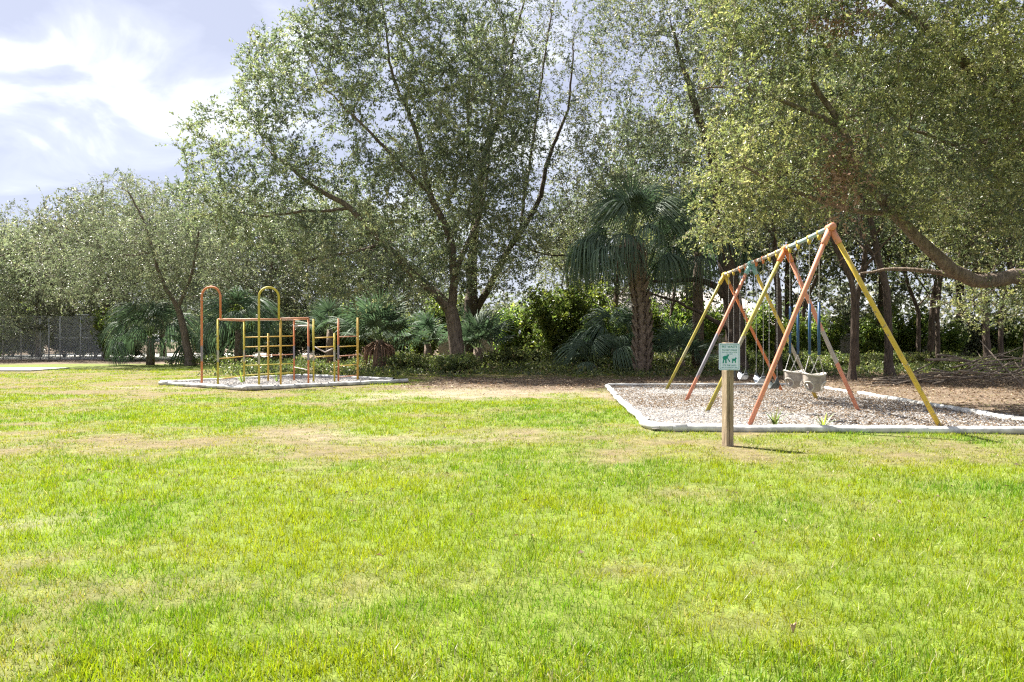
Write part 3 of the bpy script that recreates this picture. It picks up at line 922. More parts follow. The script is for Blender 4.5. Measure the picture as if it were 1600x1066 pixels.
L_SH = ['bright green leafy bush in the undergrowth at the wood edge', 'dark rounded leafy bush in the undergrowth at the wood edge', 'low trailing green undergrowth bush along the wood edge']
G_SH = ['bright bushes of the undergrowth', 'dark bushes of the undergrowth', 'low bushes of the undergrowth']
sh = [make_shrub('leafy_shrub', L_SH[0], 3.2, 1.5, 3000, (0.16, 0.085), M['shrub'], 51, G_SH[0]),
      make_shrub('dark_shrub', L_SH[1], 2.6, 1.6, 3000, (0.14, 0.07), M['oak'], 52, G_SH[1]),
      make_shrub('low_shrub', L_SH[2], 0.8, 1.5, 2400, (0.11, 0.06), M['cover'], 53, G_SH[2])]
spots = []
rr = random.Random(5)
for px, d, sc, w in [(870, 40, 1.25, 0), (905, 42, 1.3, 0), (845, 45, 1.1, 0), (800, 46, 1.0, 0), (940, 38, 0.8, 0), (968, 46, 1.0, 0), (1090, 40, 1.0, 0), (1190, 42, 1.0, 0), (1250, 38, 0.8, 0), (1290, 44, 0.8, 0), (1360, 42, 0.8, 0),
                     (1420, 44, 1.0, 0), (1480, 42, 0.7, 0), (1530, 44, 1.1, 1), (1590, 42, 0.9, 0), (1650, 42, 1.2, 1), (540, 46, 1.0, 0), (620, 46, 1.1, 1), (660, 44, 0.8, 0), (455, 48, 1.2, 1), (380, 50, 1.2, 0), (330, 50, 1.2, 1), (180, 54, 1.1, 0),
                     (205, 52, 1.2, 1), (150, 60, 1.4, 1), (100, 62, 1.5, 1), (50, 62, 1.5, 1), (0, 62, 1.5, 1), (-50, 62, 1.5, 1), (130, 63, 1.2, 0), (20, 64, 1.3, 0), (1340, 52, 1.6, 1), (1130, 58, 1.3, 1), (1020, 50, 1.2, 0), (760, 52, 1.4, 1), (700, 52, 1.3, 0),
                     (580, 54, 1.4, 1), (500, 54, 1.4, 1), (420, 56, 1.4, 0)]:
    spots.append((px, d, rr.uniform(0, 6.28), sc, w))
for i in range(20):
    px = 600 + i * 54 + rr.uniform(-25, 25)
    spots.append((px, rr.uniform(33.5, 40), rr.uniform(0, 6.28), rr.uniform(0.7, 1.15), 2))
for p in sh: fix_parent_inverse(p)
put(sh, spots)

# weeds and vines on the ground under the trees
N = 60000
x = RS.uniform(-20, 26, N); y = RS.uniform(28, 50, N)
q = fbm(x, y, 0, 0.55, 4, 91)
hh = (0.06 + 1.1 * np.clip(q - 0.42, 0, 1) * 1.6) * sst(30, 35, y + 3 * (q - 0.5))
ok = (q > 0.40) & (RS.random(N) < sst(28.5, 32.5, y + 4 * (q - 0.5))) & ((x > -13) | (y > 42))
x, y, hh, q = x[ok], y[ok], hh[ok], q[ok]
LV, LF, lv, _, _ = leaves_at(np.stack([x, y, 0.02 + hh * RS.random(len(x)) ** 0.7], -1), np.tile([[0, 0, 1.0]], (len(x), 1)), 1, 2, 0.16, 0.13, 0.075, vbias=0.45 + 1.2 * (fbm(x, y, 0, 0.9, 3, 92) - 0.5))
gc = np_mesh('ground_cover', LV, LF, M['cover'], {'v': lv}); tag(gc, 'weeds and vines covering the ground under the trees', 'weeds', kind='stuff')

# far mass of woodland that closes the view
N = 8500
ang = RS.uniform(-1.15, 1.15, N); dist = RS.uniform(82, 96, N)
hx = np.sin(ang) * dist * 1.15; hy = np.cos(ang) * dist * 0.55 + 45
top = 7.5 + 5.0 * (fbm(hx, hy, 0, 0.09, 3, 61) - 0.5)
hz = top * RS.random(N) ** 0.8
LV, LF, lv, _, _ = leaves_at(np.stack([hx, hy, hz], -1), np.tile([[0, 0, 1.0]], (N, 1)), 1, 6, 0.9, 0.55, 0.30, vbias=0.35 + 0.9 * (fbm(hx, hy, hz, 0.35, 3, 62) - 0.45))
fw = np_mesh('distant_woods', LV, LF, M['grey_leaf'], {'v': lv}); tag(fw, 'distant woodland closing the view behind the trees', 'woods', kind='stuff')


# ------------------------------------------------------------------ palms
def fan_mesh(name, seed, pet=1.1, R=1.15, nseg=34, droop=0.8, spread=2.5):
    """one fan frond: stalk along +x rising, blades spreading from its end, tips hanging"""
    r = random.Random(seed)
    V, F, vv = [], [], []

    def strip(pts, ws, side, val):
        b = len(V)
        for p, w in zip(pts, ws):
            V.append(tuple(p - side * w)); V.append(tuple(p + side * w)); vv.extend([val, val])
        for i in range(len(pts) - 1):
            F.append((b + 2 * i, b + 2 * i + 1, b + 2 * i + 3, b + 2 * i + 2))
    # stalk
    ps = [Vector((pet * t, 0, 0.28 * pet * math.sin(t * 2.2) - 0.05 * t)) for t in (0, 0.25, 0.5, 0.75, 1.0)]
    strip(ps, [0.03, 0.024, 0.02, 0.018, 0.016], Vector((0, 1, 0)), 0.75)
    strip(ps, [0.014] * 5, Vector((0, 0, 1)), 0.75)
    o = ps[-1]
    for i in range(nseg):
        a = -spread + 2 * spread * (i + 0.5) / nseg + r.uniform(-0.03, 0.03)
        L = R * (0.72 + 0.28 * math.cos(a * 0.55)) * r.uniform(0.88, 1.08)
        d = Vector((math.cos(a), math.sin(a), 0.18 * math.cos(a)))
        pts, ws = [], []
        g = 0.0
        p = o.copy(); step = L / 5
        dirv = d.normalized()
        bend = droop * r.uniform(0.75, 1.3)
        for k_ in range(6):
            pts.append(p.copy()); ws.append([0.012, 0.022, 0.026, 0.022, 0.013, 0.003][k_])
            dirv = (dirv + Vector((0, 0, -bend * (0.06 + 0.13 * k_)))).normalized()
            p = p + dirv * step
        s = Vector((-math.sin(a), math.cos(a), 0)) * 0.94 + Vector((0, 0, r.choice((-0.35, 0.35))))
        strip(pts, ws, s.normalized(), min(1, max(0, 0.35 + r.uniform(-0.25, 0.3))))
    me = bpy.data.meshes.new(name)
    me.from_pydata([tuple(v) for v in V], [], F)
    a_ = me.attributes.new('v', 'FLOAT', 'POINT'); a_.data.foreach_set('value', np.array(vv, np.float32))
    me.materials.append(M['palm'])
    return me


FAN_D = [fan_mesh('frond', 100 + i, pet=1.55, R=2.2, droop=4.2, nseg=40, spread=1.75) for i in range(3)]     # long hanging fronds of the cabbage palm
FAN_S = [fan_mesh('frond', 200 + i, pet=0.95, R=0.95, droop=0.45, nseg=30) for i in range(3)]    # stiffer young fronds


def add_frond(me, parent, base, az, tilt, s, roll=0.0):
    o = bpy.data.objects.new('frond', me)
    COL.objects.link(o); o.parent = parent
    o.matrix_local = Matrix.Translation(base) @ Matrix.Rotation(az, 4, 'Z') @ Matrix.Rotation(-tilt, 4, 'Y') @ Matrix.Rotation(roll, 4, 'X') @ Matrix.Scale(s, 4)
    return o


pb = gp(1003, 585)
palm = thing('cabbage_palm', 'tall cabbage palm with criss cross leaf boots and hanging fan fronds', 'palm', pb)
HP = 5.9
tr = MB().tube([pb + Vector((0.10 * math.sin(t * 3), 0, -0.1 + (HP + 0.1) * t)) - Vector((0.55 * t * t, 0, 0)) for t in np.linspace(0, 1, 14)], [0.34, 0.29, 0.26, 0.25, 0.245, 0.24, 0.24, 0.24, 0.24, 0.24, 0.25, 0.27, 0.29, 0.22], 14)
tr.build('trunk', M['palm_trunk'], palm)
bootm = MB()
bootm.add([(-0.13, 0, 0), (0.13, 0, 0), (0.05, -0.17, 0.46), (-0.05, -0.17, 0.46), (-0.11, -0.07, 0.02), (0.11, -0.07, 0.02), (0.04, -0.21, 0.44), (-0.04, -0.21, 0.44)],
          [(0, 3, 2, 1), (4, 5, 6, 7), (0, 1, 5, 4), (1, 2, 6, 5), (2, 3, 7, 6), (3, 0, 4, 7)])
bm_me = None
rp = random.Random(3)
nb = 0
for row in range(23):
    z = 0.25 + row * 0.235
    t = z / HP
    for c_ in range(7):
        a = 2 * math.pi * (c_ + 0.5 * (row % 2)) / 7 + rp.uniform(-0.06, 0.06)
        if bm_me is None:
            o = bootm.build('leaf_boot', M['boot'], palm, smooth=False); bm_me = o.data
        else:
            o = bpy.data.objects.new('leaf_boot', bm_me); COL.objects.link(o); o.parent = palm
        o.matrix_parent_inverse = Matrix.Identity(4)
        cx = 0.10 * math.sin(t * 3) - 0.55 * t * t
        tw = 0.5 if row % 2 else -0.5
        o.matrix_local = Matrix.Translation((cx + 0.225 * math.sin(a), -0.225 * math.cos(a), z - 0.18)) @ Matrix.Rotation(a, 4, 'Z') @ Matrix.Rotation(tw * 0.9, 4, 'Y') @ Matrix.Scale(rp.uniform(0.8, 1.15), 4)
        nb += 1
topc = Vector((-0.45, 0, HP - 0.15))
for i in range(17):
    a = i * 2.399 + rp.uniform(-0.2, 0.2)
    q = i / 16.0
    tilt = math.radians(76 - 104 * q + rp.uniform(-12, 12))
    add_frond(FAN_D[i % 3], palm, topc + Vector((0.16 * math.cos(a), 0.16 * math.sin(a), 0.5 - 1.0 * q)), a, tilt, rp.uniform(0.78, 1.08), rp.uniform(-0.4, 0.4))
for az, sc2, zz in ((172, 1.15, 1.0), (198, 1.25, 0.7), (228, 1.15, 1.1), (250, 1.1, 0.6), (325, 1.0, 1.3), (150, 1.1, 0.5)):
    add_frond(FAN_D[az % 3], palm, topc + Vector((0, 0, 0.3 - zz)), math.radians(az), math.radians(2), sc2, rp.uniform(-0.3, 0.3))
for az, ti in ((20, 78), (110, 60), (172, 48), (240, 66), (300, 52), (5, 42)):
    add_frond(FAN_S[az % 3], palm, topc + Vector((0, 0, 0.35)), math.radians(az), math.radians(ti), rp.uniform(1.25, 1.55), rp.uniform(-0.4, 0.4))
# brown old fronds below the head
df = MB()
for i in range(70):
    a = rp.uniform(0, 6.28); z = HP - 0.2 - rp.uniform(0, 0.9); r0 = 0.3
    p0 = pb + Vector((-0.45 + r0 * math.cos(a), r0 * math.sin(a), z)); L = rp.uniform(0.3, 0.9)
    df.tube([p0, p0 + Vector((math.cos(a) * 0.3, math.sin(a) * 0.3, -0.1)), p0 + Vector((math.cos(a) * 0.42, math.sin(a) * 0.42, -L))], [0.02, 0.03, 0.004], 3)
o = df.build('dead_fronds', M['dead_frond'], palm); o['kind'] = 'stuff'


def palmetto(px, d, n, s, label, droopy=False, trunk_h=0.0, skirt=False, lift=0.0):
    b = Vector(((px - 800) * d / FOC, d, 0))
    root = thing('fan_palm', label, 'palm', b)
    MB().tube([b + Vector((0, 0, -0.05)), b + Vector((0.03, 0, 0.25 + trunk_h * 0.5)), b + Vector((0, 0, 0.4 + trunk_h))], [0.26 * s, 0.24 * s, 0.15 * s], 9).build('trunk', M['palm_trunk'], root)
    for i in range(n):
        a = i * 2.399 + rp.uniform(-0.3, 0.3); q = (i + 0.5) / n
        tilt = math.radians(80 - (75 if not droopy else 100) * q + rp.uniform(-8, 8))
        add_frond((FAN_D if droopy else FAN_S)[i % 3], root, Vector((0.08 * math.cos(a), 0.08 * math.sin(a), 0.25 + trunk_h + 0.1 * (1 - q))), a, tilt, s * rp.uniform(0.85, 1.2), rp.uniform(-0.4, 0.4))
    if skirt:
        m_ = MB()
        for i in range(60):
            a = rp.uniform(0, 6.28); p0 = b + Vector((0.2 * math.cos(a), 0.2 * math.sin(a), 0.35 + trunk_h - rp.uniform(0, 0.2)))
            k_ = rp.uniform(0.4, 0.8)
            m_.tube([p0, p0 + Vector((math.cos(a) * k_ * 0.7, math.sin(a) * k_ * 0.7, -0.25)), Vector((p0.x + math.cos(a) * k_, p0.y + math.sin(a) * k_, rp.uniform(0.03, 0.35)))], [0.03, 0.035, 0.006], 3)
        o = m_.build('dead_fronds', M['dead_frond'], root); o['kind'] = 'stuff'
    return root


palmetto(592, 36.5, 22, 1.35, 'young fan palm with a brown skirt of dead fronds right of the climbing frame', trunk_h=1.1, skirt=True)
palmetto(668, 39, 11, 1.0, 'fan palm with short brown trunk left of the forked oak', trunk_h=0.9)
palmetto(746, 38, 16, 1.2, 'fan palm growing against the right side of the forked oak trunk', trunk_h=0.7)
palmetto(235, 43.5, 22, 0.95, 'dark drooping fan palm left of the slim grey leaved tree', droopy=True, trunk_h=1.3)
palmetto(372, 43, 20, 0.95, 'drooping bluish fan palm behind the hoops of the climbing frame', droopy=True, trunk_h=1.7)
palmetto(515, 42, 14, 1.0, 'fan palm behind the short ladder of the climbing frame', trunk_h=1.7)
palmetto(1062, 33, 14, 1.0, 'small dark fan palm right of the cabbage palm foot', trunk_h=0.3)
palmetto(928, 33.5, 10, 0.75, 'low fan palm seedling left of the cabbage palm foot', droopy=True)
palmetto(960, 36, 14, 0.8, 'fan palm behind the cabbage palm trunk', droopy=True, trunk_h=1.0)
palmetto(1090, 34.5, 16, 1.1, 'tall fan palm hanging beside the dark oak behind the swings', droopy=True, trunk_h=5.2)

def sub_of(child, host):
    child.parent = host
    child.matrix_parent_inverse = Matrix.Identity(4)
    return child


# ------------------------------------------------------------------ boundary wall and house behind the trees
wall = thing('boundary_wall', 'low beige garden wall with a cap running behind the swings', 'wall', (17, 50, 0))
MB().box((17, 50, 0.85), (44, 0.2, 1.9)).build('wall_face', M['wallpaint'], wall, smooth=False)
for i in range(22):
    MB().box((-4 + i * 2.0, 50, 1.86), (1.985, 0.32, 0.11)).build('cap_stone', M['roof'], wall, smooth=False)
house = thing('house', 'pale house with grey roof half hidden behind the garden wall', 'house', (12, 62, 0))
MB().box((12, 64, 1.4), (20, 7, 2.8)).build('wall', M['wallpaint'], house, smooth=False)
MB().add([(1, 59.5, 2.75), (23, 59.5, 2.75), (23, 68.5, 2.75), (1, 68.5, 2.75), (5, 64, 5.6), (19, 64, 5.6)], [(0, 1, 5, 4), (1, 2, 5), (2, 3, 4, 5), (3, 0, 4), (0, 3, 2, 1)]).build('roof', M['roof'], house, smooth=False)

# ------------------------------------------------------------------ chain link fence at the left
FD = 55.0
fence = thing('chain_link_fence', 'tall galvanised chain link fence around the court at the wood edge', 'fence', ((80 - 800) * FD / FOC, FD, 0))


def fxp(px): return (px - 800) * FD / FOC


for px in (-120, -89, -58, -28, 5, 33, 63, 94, 126):
    MB().tube([(fxp(px), FD, -0.05), (fxp(px), FD, 3.25)], 0.045, 8).build('post', M['galv'], fence)
MB().tube([(fxp(160), FD, -0.05), (fxp(160), FD, 3.3)], 0.06, 8).build('corner_post', M['galv'], fence)
MB().tube([(fxp(83), FD - 0.5, -0.05), (fxp(83), FD - 0.5, 3.1)], 0.05, 8).build('gate_post', M['galv'], fence)
MB().tube([(fxp(-130), FD, 3.25), (fxp(72), FD, 3.25)], 0.035, 8).build('top_rail', M['galv'], fence)
MB().tube([(fxp(118), FD, 3.36), (fxp(139), FD, 3.36)], 0.06, 8).build('top_bar', M['galv'], fence)
MB().tube([(fxp(85), FD, 1.62), (fxp(160), FD, 1.62)], 0.035, 8).build('middle_rail', M['galv'], fence)
MB().tube([(fxp(-130), FD, 0.12), (fxp(160), FD, 0.12)], 0.02, 6).build('bottom_rail', M['galv'], fence)
MB().tube([(fxp(147), FD - 0.06, 1.55), (fxp(155), FD - 0.06, 0.95), (fxp(160), FD - 0.06, 0.8)], 0.03, 6).build('brace', M['galv'], fence)
wm = MB()
x0, x1, H_ = fxp(-130), fxp(160), 3.2
pit = 0.115
for s in (1, -1):
    k0 = x0 - H_
    while k0 < x1 + H_:
        a = [k0, 0.06]; b = [k0 + H_ * s, H_ + 0.06]
        # clip to the panel
        def clip(p, q):
            (xa, za), (xb, zb) = p, q
            t0, t1 = 0.0, 1.0
            for lo, hi, va, vb in ((x0, x1, xa, xb),):
                dv = vb - va
                ta, tb = (lo - va) / dv, (hi - va) / dv
                if ta > tb: ta, tb = tb, ta
                t0, t1 = max(t0, ta), min(t1, tb)
            return (t0, t1) if t1 > t0 else None
        c = clip(a, b)
        if c:
            p = [(a[0] + (b[0] - a[0]) * t, FD + 0.003 * s, a[1] + (b[1] - a[1]) * t) for t in c]
            wd = 0.011
            wm.add([(p[0][0] - wd, p[0][1], p[0][2]), (p[0][0] + wd, p[0][1], p[0][2]), (p[1][0] + wd, p[1][1], p[1][2]), (p[1][0] - wd, p[1][1], p[1][2])], [(0, 1, 2, 3)])
        k0 += pit
o = wm.build('wire_mesh', M['galv'], fence, smooth=False); o['kind'] = 'stuff'

# ------------------------------------------------------------------ pipes round the pits
PR = 0.068
pipe_n = 0


def pipe(a, b, label, z=0.07, r=PR, sag=0.0, joints=(), ends=(True, True), group=None):
    a, b = Vector(a), Vector(b)
    a.z = b.z = z
    root = thing('border_pipe', label, 'pipe', (a.x, a.y, 0), group)
    n = 12
    L = (b - a).length
    side = Vector((-(b - a).y, (b - a).x, 0)).normalized()
    pts = [a.lerp(b, i / n) + side * (0.02 * math.sin(i * 1.7 + L)) + Vector((0, 0, 0.008 * math.sin(i * 2.3) - sag * math.sin(math.pi * i / n))) for i in range(n + 1)]
    t0 = (pts[1] - pts[0]).normalized(); t1 = (pts[-1] - pts[-2]).normalized()
    pp_ = MB().tube(pts, r, 16, cap=False).build('pipe', M['pvc'], root)
    for e_, t_, on in ((pts[0], t0, ends[0]), (pts[-1], -t1, ends[1])):
        if on:
            m_ = MB().tube([e_ - t_ * 0.002, e_ + t_ * 0.07, e_ + t_ * 0.071], [r * 0.92, r * 0.9, 0.002], 16, cap=False)
            sub_of(m_.build('bore', M['pvc_in'], root), pp_)
    for j in joints:
        k_ = j * n; i0 = min(int(k_), n - 1); c = pts[i0].lerp(pts[i0 + 1], k_ - i0); t_ = (pts[i0 + 1] - pts[i0]).normalized()
        MB().tube([c - t_ * 0.10, c - t_ * 0.085, c + t_ * 0.085, c + t_ * 0.10], [r * 1.01, r * 1.1, r * 1.1, r * 1.01], 16, cap=False).build('coupling', M['pvc'], root)
    return root


A, B, C_, D_ = PIT_SW
pipe((2.98, 23.0, 0), (8.9, 23.15, 0), 'straight white pipe along the far side of the swing pit', joints=(0.55,))
pipe((2.93, 22.6, 0), (2.62, 18.35, 0), 'short weathered white pipe at the far left corner of the swing pit, ends open', joints=(0.12,), z=0.075)
pipe((2.58, 18.1, 0), (2.30, 12.5, 0), 'white pipe along the left side of the swing pit with a coupling', joints=(0.45,), z=0.08)
fp = pipe((2.62, 12.02, 0), (9.7, 11.55, 0), 'long white pipe half sunk in grass along the near side of the swing pit', joints=(0.55,), z=0.055)
MB().tube([(2.27, 12.75, 0.075), (2.28, 12.45, 0.072), (2.36, 12.18, 0.068), (2.55, 12.06, 0.062), (2.85, 12.01, 0.058)], PR * 1.08, 16).build('elbow', M['pvc'], fp)
pipe((9.18, 23.0, 0), (9.04, 19.6, 0), 'white pipe by the far right corner of the swing pit with open end', joints=(0.4,), z=0.075)
pipe((9.12, 19.35, 0), (8.86, 12.4, 0), 'long white jointed pipe along the right side of the swing pit beside leaf litter', joints=(0.28, 0.62, 0.8), z=0.085)
A, B, C_, D_ = PIT_CL
lp = pipe(A, B, 'white pipe along the near left side of the climbing pit', joints=(0.66,), z=0.07, ends=(False, False))
rpipe = pipe(B + Vector((0.15, 0.15, 0)), C_, 'white jointed pipe along the near right side of the climbing pit', joints=(0.24, 0.8), z=0.07, ends=(False, True))
pipe(C_ + Vector((-0.6, 0.65, 0)), D_, 'white pipe along the far right side of the climbing pit', z=0.075, ends=(True, False))
pipe(D_ + Vector((-0.1, -0.15, 0)), A + Vector((0.12, 0.12, 0)), 'grey shaded pipe along the far left side of the climbing pit', z=0.075, ends=(False, False))
MB().tube([B + Vector((-0.22, 0.14, 0.08)), B + Vector((-0.05, 0.03, 0.10)), B + Vector((0.06, 0.02, 0.10)), B + Vector((0.26, 0.24, 0.08))], PR * 1.22, 16).build('elbow', M['pvc'], rpipe)
MB().tube([A + Vector((0.35, 0.42, 0.075)), A + Vector((0.02, 0.06, 0.08)), A + Vector((0.05, -0.05, 0.08)), A + Vector((0.4, -0.28, 0.075))], PR * 1.15, 16).build('elbow', M['pvc'], lp)

# ------------------------------------------------------------------ swing set
YEL = (0.54, 0.37, 0.04); OLV = (0.34, 0.29, 0.04); ORG = (0.56, 0.16, 0.04); PNK = (0.56, 0.215, 0.125); GRY = (0.20, 0.19, 0.21); TEAL = (0.18, 0.34, 0.33)
M['p_olive'] = mat_paint('olive_yellow_paint', OLV, (0.95, 1.3, (0.30, 0.28, 0.14)))
M['p_orange'] = mat_paint('orange_paint', ORG)
M['p_or_grey'] = mat_paint('orange_paint_bare_middle', PNK, (0.62, 1.62, GRY))
M['p_yel_grey'] = mat_paint('yellow_paint_bare_lower', YEL, (0.5, 1.45, (0.34, 0.30, 0.22)))
M['p_olive2'] = mat_paint('olive_paint_bare_middle', OLV, (0.85, 1.55, (0.30, 0.27, 0.20)))
M['p_pink_grey'] = mat_paint('pink_paint_bare_middle', PNK, (1.05, 1.72, (0.33, 0.29, 0.26)))
M['p_pink'] = mat_paint('salmon_paint', PNK)
M['p_gold'] = mat_paint('golden_paint', YEL)
M['p_teal'] = mat_paint('teal_paint', TEAL)
M['p_beam_a'] = mat_paint('pale_worn_paint', (0.42, 0.38, 0.35), chip=0.40, chipcol=(0.20, 0.10, 0.06))
M['p_beam_b'] = mat_paint('blue_grey_worn_paint', (0.28, 0.38, 0.42), chip=0.40, chipcol=(0.10, 0.09, 0.09))
HB = 3.33
APEX = [Vector((5.95, 20.6, HB)), Vector((5.70, 17.55, HB)), Vector((5.48, 14.75, HB)), Vector((5.30, 12.25, HB + 0.04))]
FEET = [((4.44, 21.3), (7.55, 20.5)), ((4.05, 17.25), (7.38, 17.75)), ((3.84, 14.62), (6.96, 14.72)), ((3.98, 12.41), (7.02, 12.0))]
LM = [('p_olive', 'p_orange', 'p_gold'), ('p_or_grey', 'p_yel_grey', 'p_teal'), ('p_olive2', 'p_pink_grey', 'p_orange'), ('p_pink', 'p_gold', 'p_pink')]
swing = thing('swing_set', 'long swing frame with orange and yellow legs over the gravel pit', 'swing set', (5.6, 16.4, 0))
for i in range(4):
    ap = APEX[i]
    for s in (0, 1):
        ft = Vector((*FEET[i][s], 0.0)); dv = (ap - ft).normalized()
        foot = ft - dv * 0.12
        lg_ = MB().tube([foot, ft + (ap - ft) * 0.33, ft + (ap - ft) * 0.66, ap - dv * 0.10], 0.040, 12).build('leg', M[LM[i][s]], swing)
        sub_of(MB().tube([ap - dv * 0.30, ap - dv * 0.28, ap - dv * 0.02], [0.048, 0.054, 0.054], 12).build('leg_socket', M[LM[i][2]], swing), lg_)
    ax = (APEX[max(i - 1, 0)] - APEX[min(i + 1, 3)]).normalized()
    MB().tube([ap - ax * 0.13, ap - ax * 0.11, ap + ax * 0.11, ap + ax * 0.13], [0.052, 0.062, 0.062, 0.052], 14).build('joint', M[LM[i][2]], swing)
for i in range(3):
    a, b = APEX[i + 1], APEX[i]
    d = (b - a).normalized()
    MB().tube([a + d * 0.05, a.lerp(b, 0.5) - Vector((0, 0, 0.01)), b - d * 0.05], 0.038, 12).build('top_beam', M['p_beam_b' if i == 2 else 'p_beam_a'], swing)


def beam_at(y):
    for i in range(3):
        a, b = APEX[i + 1], APEX[i]
        if a.y <= y <= b.y:
            return a.lerp(b, (y - a.y) / (b.y - a.y))
    return APEX[3] if y < APEX[3].y else APEX[0]


HANG = {}


def hanger(y, mat='p_gold'):
    p = beam_at(y)
    m_ = MB()
    m_.tube([p + Vector((0, -0.03, 0)), p + Vector((0, 0.03, 0))], [0.044, 0.044], 12)
    m_.add([(p.x - 0.03, p.y - 0.03, p.z - 0.03), (p.x + 0.03, p.y - 0.03, p.z - 0.03), (p.x + 0.03, p.y + 0.03, p.z - 0.03), (p.x - 0.03, p.y + 0.03, p.z - 0.03),
            (p.x - 0.016, p.y - 0.018, p.z - 0.13), (p.x + 0.016, p.y - 0.018, p.z - 0.13), (p.x + 0.016, p.y + 0.018, p.z - 0.13), (p.x - 0.016, p.y + 0.018, p.z - 0.13)],
           [(0, 1, 2, 3), (4, 7, 6, 5), (0, 4, 5, 1), (1, 5, 6, 2), (2, 6, 7, 3), (3, 7, 4, 0)])
    m_.build('swing_hanger', M[mat], swing)
    return p - Vector((0, 0, 0.125))


def chain(a, b, parent, r=0.0085):
    n = int((a - b).length / 0.03)
    MB().tube([a.lerp(b, i / n) for i in range(n + 1)], [r * (1.0 if i % 2 else 0.45) for i in range(n + 1)], 5).build('chain', M['chain'], parent)


def bucket(yc, label):
    z0 = 0.59; zt = 0.89
    c = beam_at(yc)
    root = thing('bucket_swing', label, 'swing', (c.x, c.y, z0))
    root['group'] = 'swings hanging from the frame'
    nt, nz = 40, 12
    V = []; F = []
    for j in range(nz + 1):
        t = j / nz
        rr_ = (0.09 + 0.09 * min(1, t * 2.2) ** 0.6) if t < 0.45 else 0.18
        zz = z0 + (zt - z0) * t
        for i in range(nt):
            a = 2 * math.pi * i / nt
            sq = 1.0 / max(abs(math.cos(a)) ** 3 + abs(math.sin(a)) ** 3, 0.4) ** (1 / 3)
            V.append((c.x + rr_ * 1.0 * sq * math.cos(a), c.y + rr_ * 0.88 * sq * math.sin(a), zz + 0.02 * math.cos(2 * a) * t))
    for j in range(nz):
        for i in range(nt):
            a = math.degrees(2 * math.pi * (i + 0.5) / nt)
            hole = False
            for ha in (218, 322, 40, 140):
                da = (a - ha + 180) % 360 - 180
                if (da / 30) ** 2 + (((j + 0.5) / nz - 0.30) / 0.27) ** 2 < 1: hole = True
            if not hole:
                F.append((j * nt + i, j * nt + (i + 1) % nt, (j + 1) * nt + (i + 1) % nt, (j + 1) * nt + i))
    b0 = len(V); V.append((c.x, c.y, z0 - 0.03))
    for i in range(nt):
        F.append((b0, (i + 1) % nt, i))
    o = MB().add(V, F).build('bucket_shell', M['bucket'], root)
    so = o.modifiers.new('thickness', 'SOLIDIFY'); so.thickness = 0.018
    rim = MB(); rp_ = []
    for i in range(33):
        a = 2 * math.pi * i / 32
        sq = 1.0 / max(abs(math.cos(a)) ** 3 + abs(math.sin(a)) ** 3, 0.4) ** (1 / 3)
        rp_.append((c.x + 0.182 * sq * math.cos(a), c.y + 0.160 * sq * math.sin(a), zt + 0.02 * math.cos(2 * a)))
    sub_of(rim.tube(rp_, 0.016, 6).build('rim', M['bucket_rim'], root), o)
    for ha in (218, 322):
        ring = []
        for i in range(17):
            w = 2 * math.pi * i / 16
            a = math.radians(ha + 31 * math.cos(w)); t = 0.30 + 0.28 * math.sin(w); t = max(0.0, t)
            rr_ = (0.09 + 0.09 * min(1, t * 2.2) ** 0.6) if t < 0.45 else 0.18
            sq = 1.0 / max(abs(math.cos(a)) ** 3 + abs(math.sin(a)) ** 3, 0.4) ** (1 / 3)
            ring.append((c.x + (rr_ + 0.004) * sq * math.cos(a), c.y + (rr_ + 0.004) * 0.88 * sq * math.sin(a), z0 + (zt - z0) * t))
        sub_of(MB().tube(ring, 0.013, 6).build('leg_hole_rim', M['bucket_rim'], root), o)
    for s in (-1, 1):
        h = hanger(yc + s * 0.26)
        knot = Vector((h.x, yc + s * 0.25, 1.22))
        chain(h + Vector((0, 0, 0.02)), knot + Vector((0, 0, 0.02)), root)
        MB().tube([knot + Vector((0, 0, 0.01)), knot + Vector((0, 0, 0.93))], 0.024, 10).build('chain_sleeve', M['blue_tube'], root)
        for q in (-1, 1):
            e_ = Vector((c.x + q * 0.12, yc + s * 0.14, zt))
            chain(knot, e_, root, 0.010)
    return root


bucket(13.05, 'pale bucket swing seat with blue chain sleeves, by the golden end leg')
bucket(14.2, 'pale bucket swing seat with blue chain sleeves, by the bare patched pink leg')


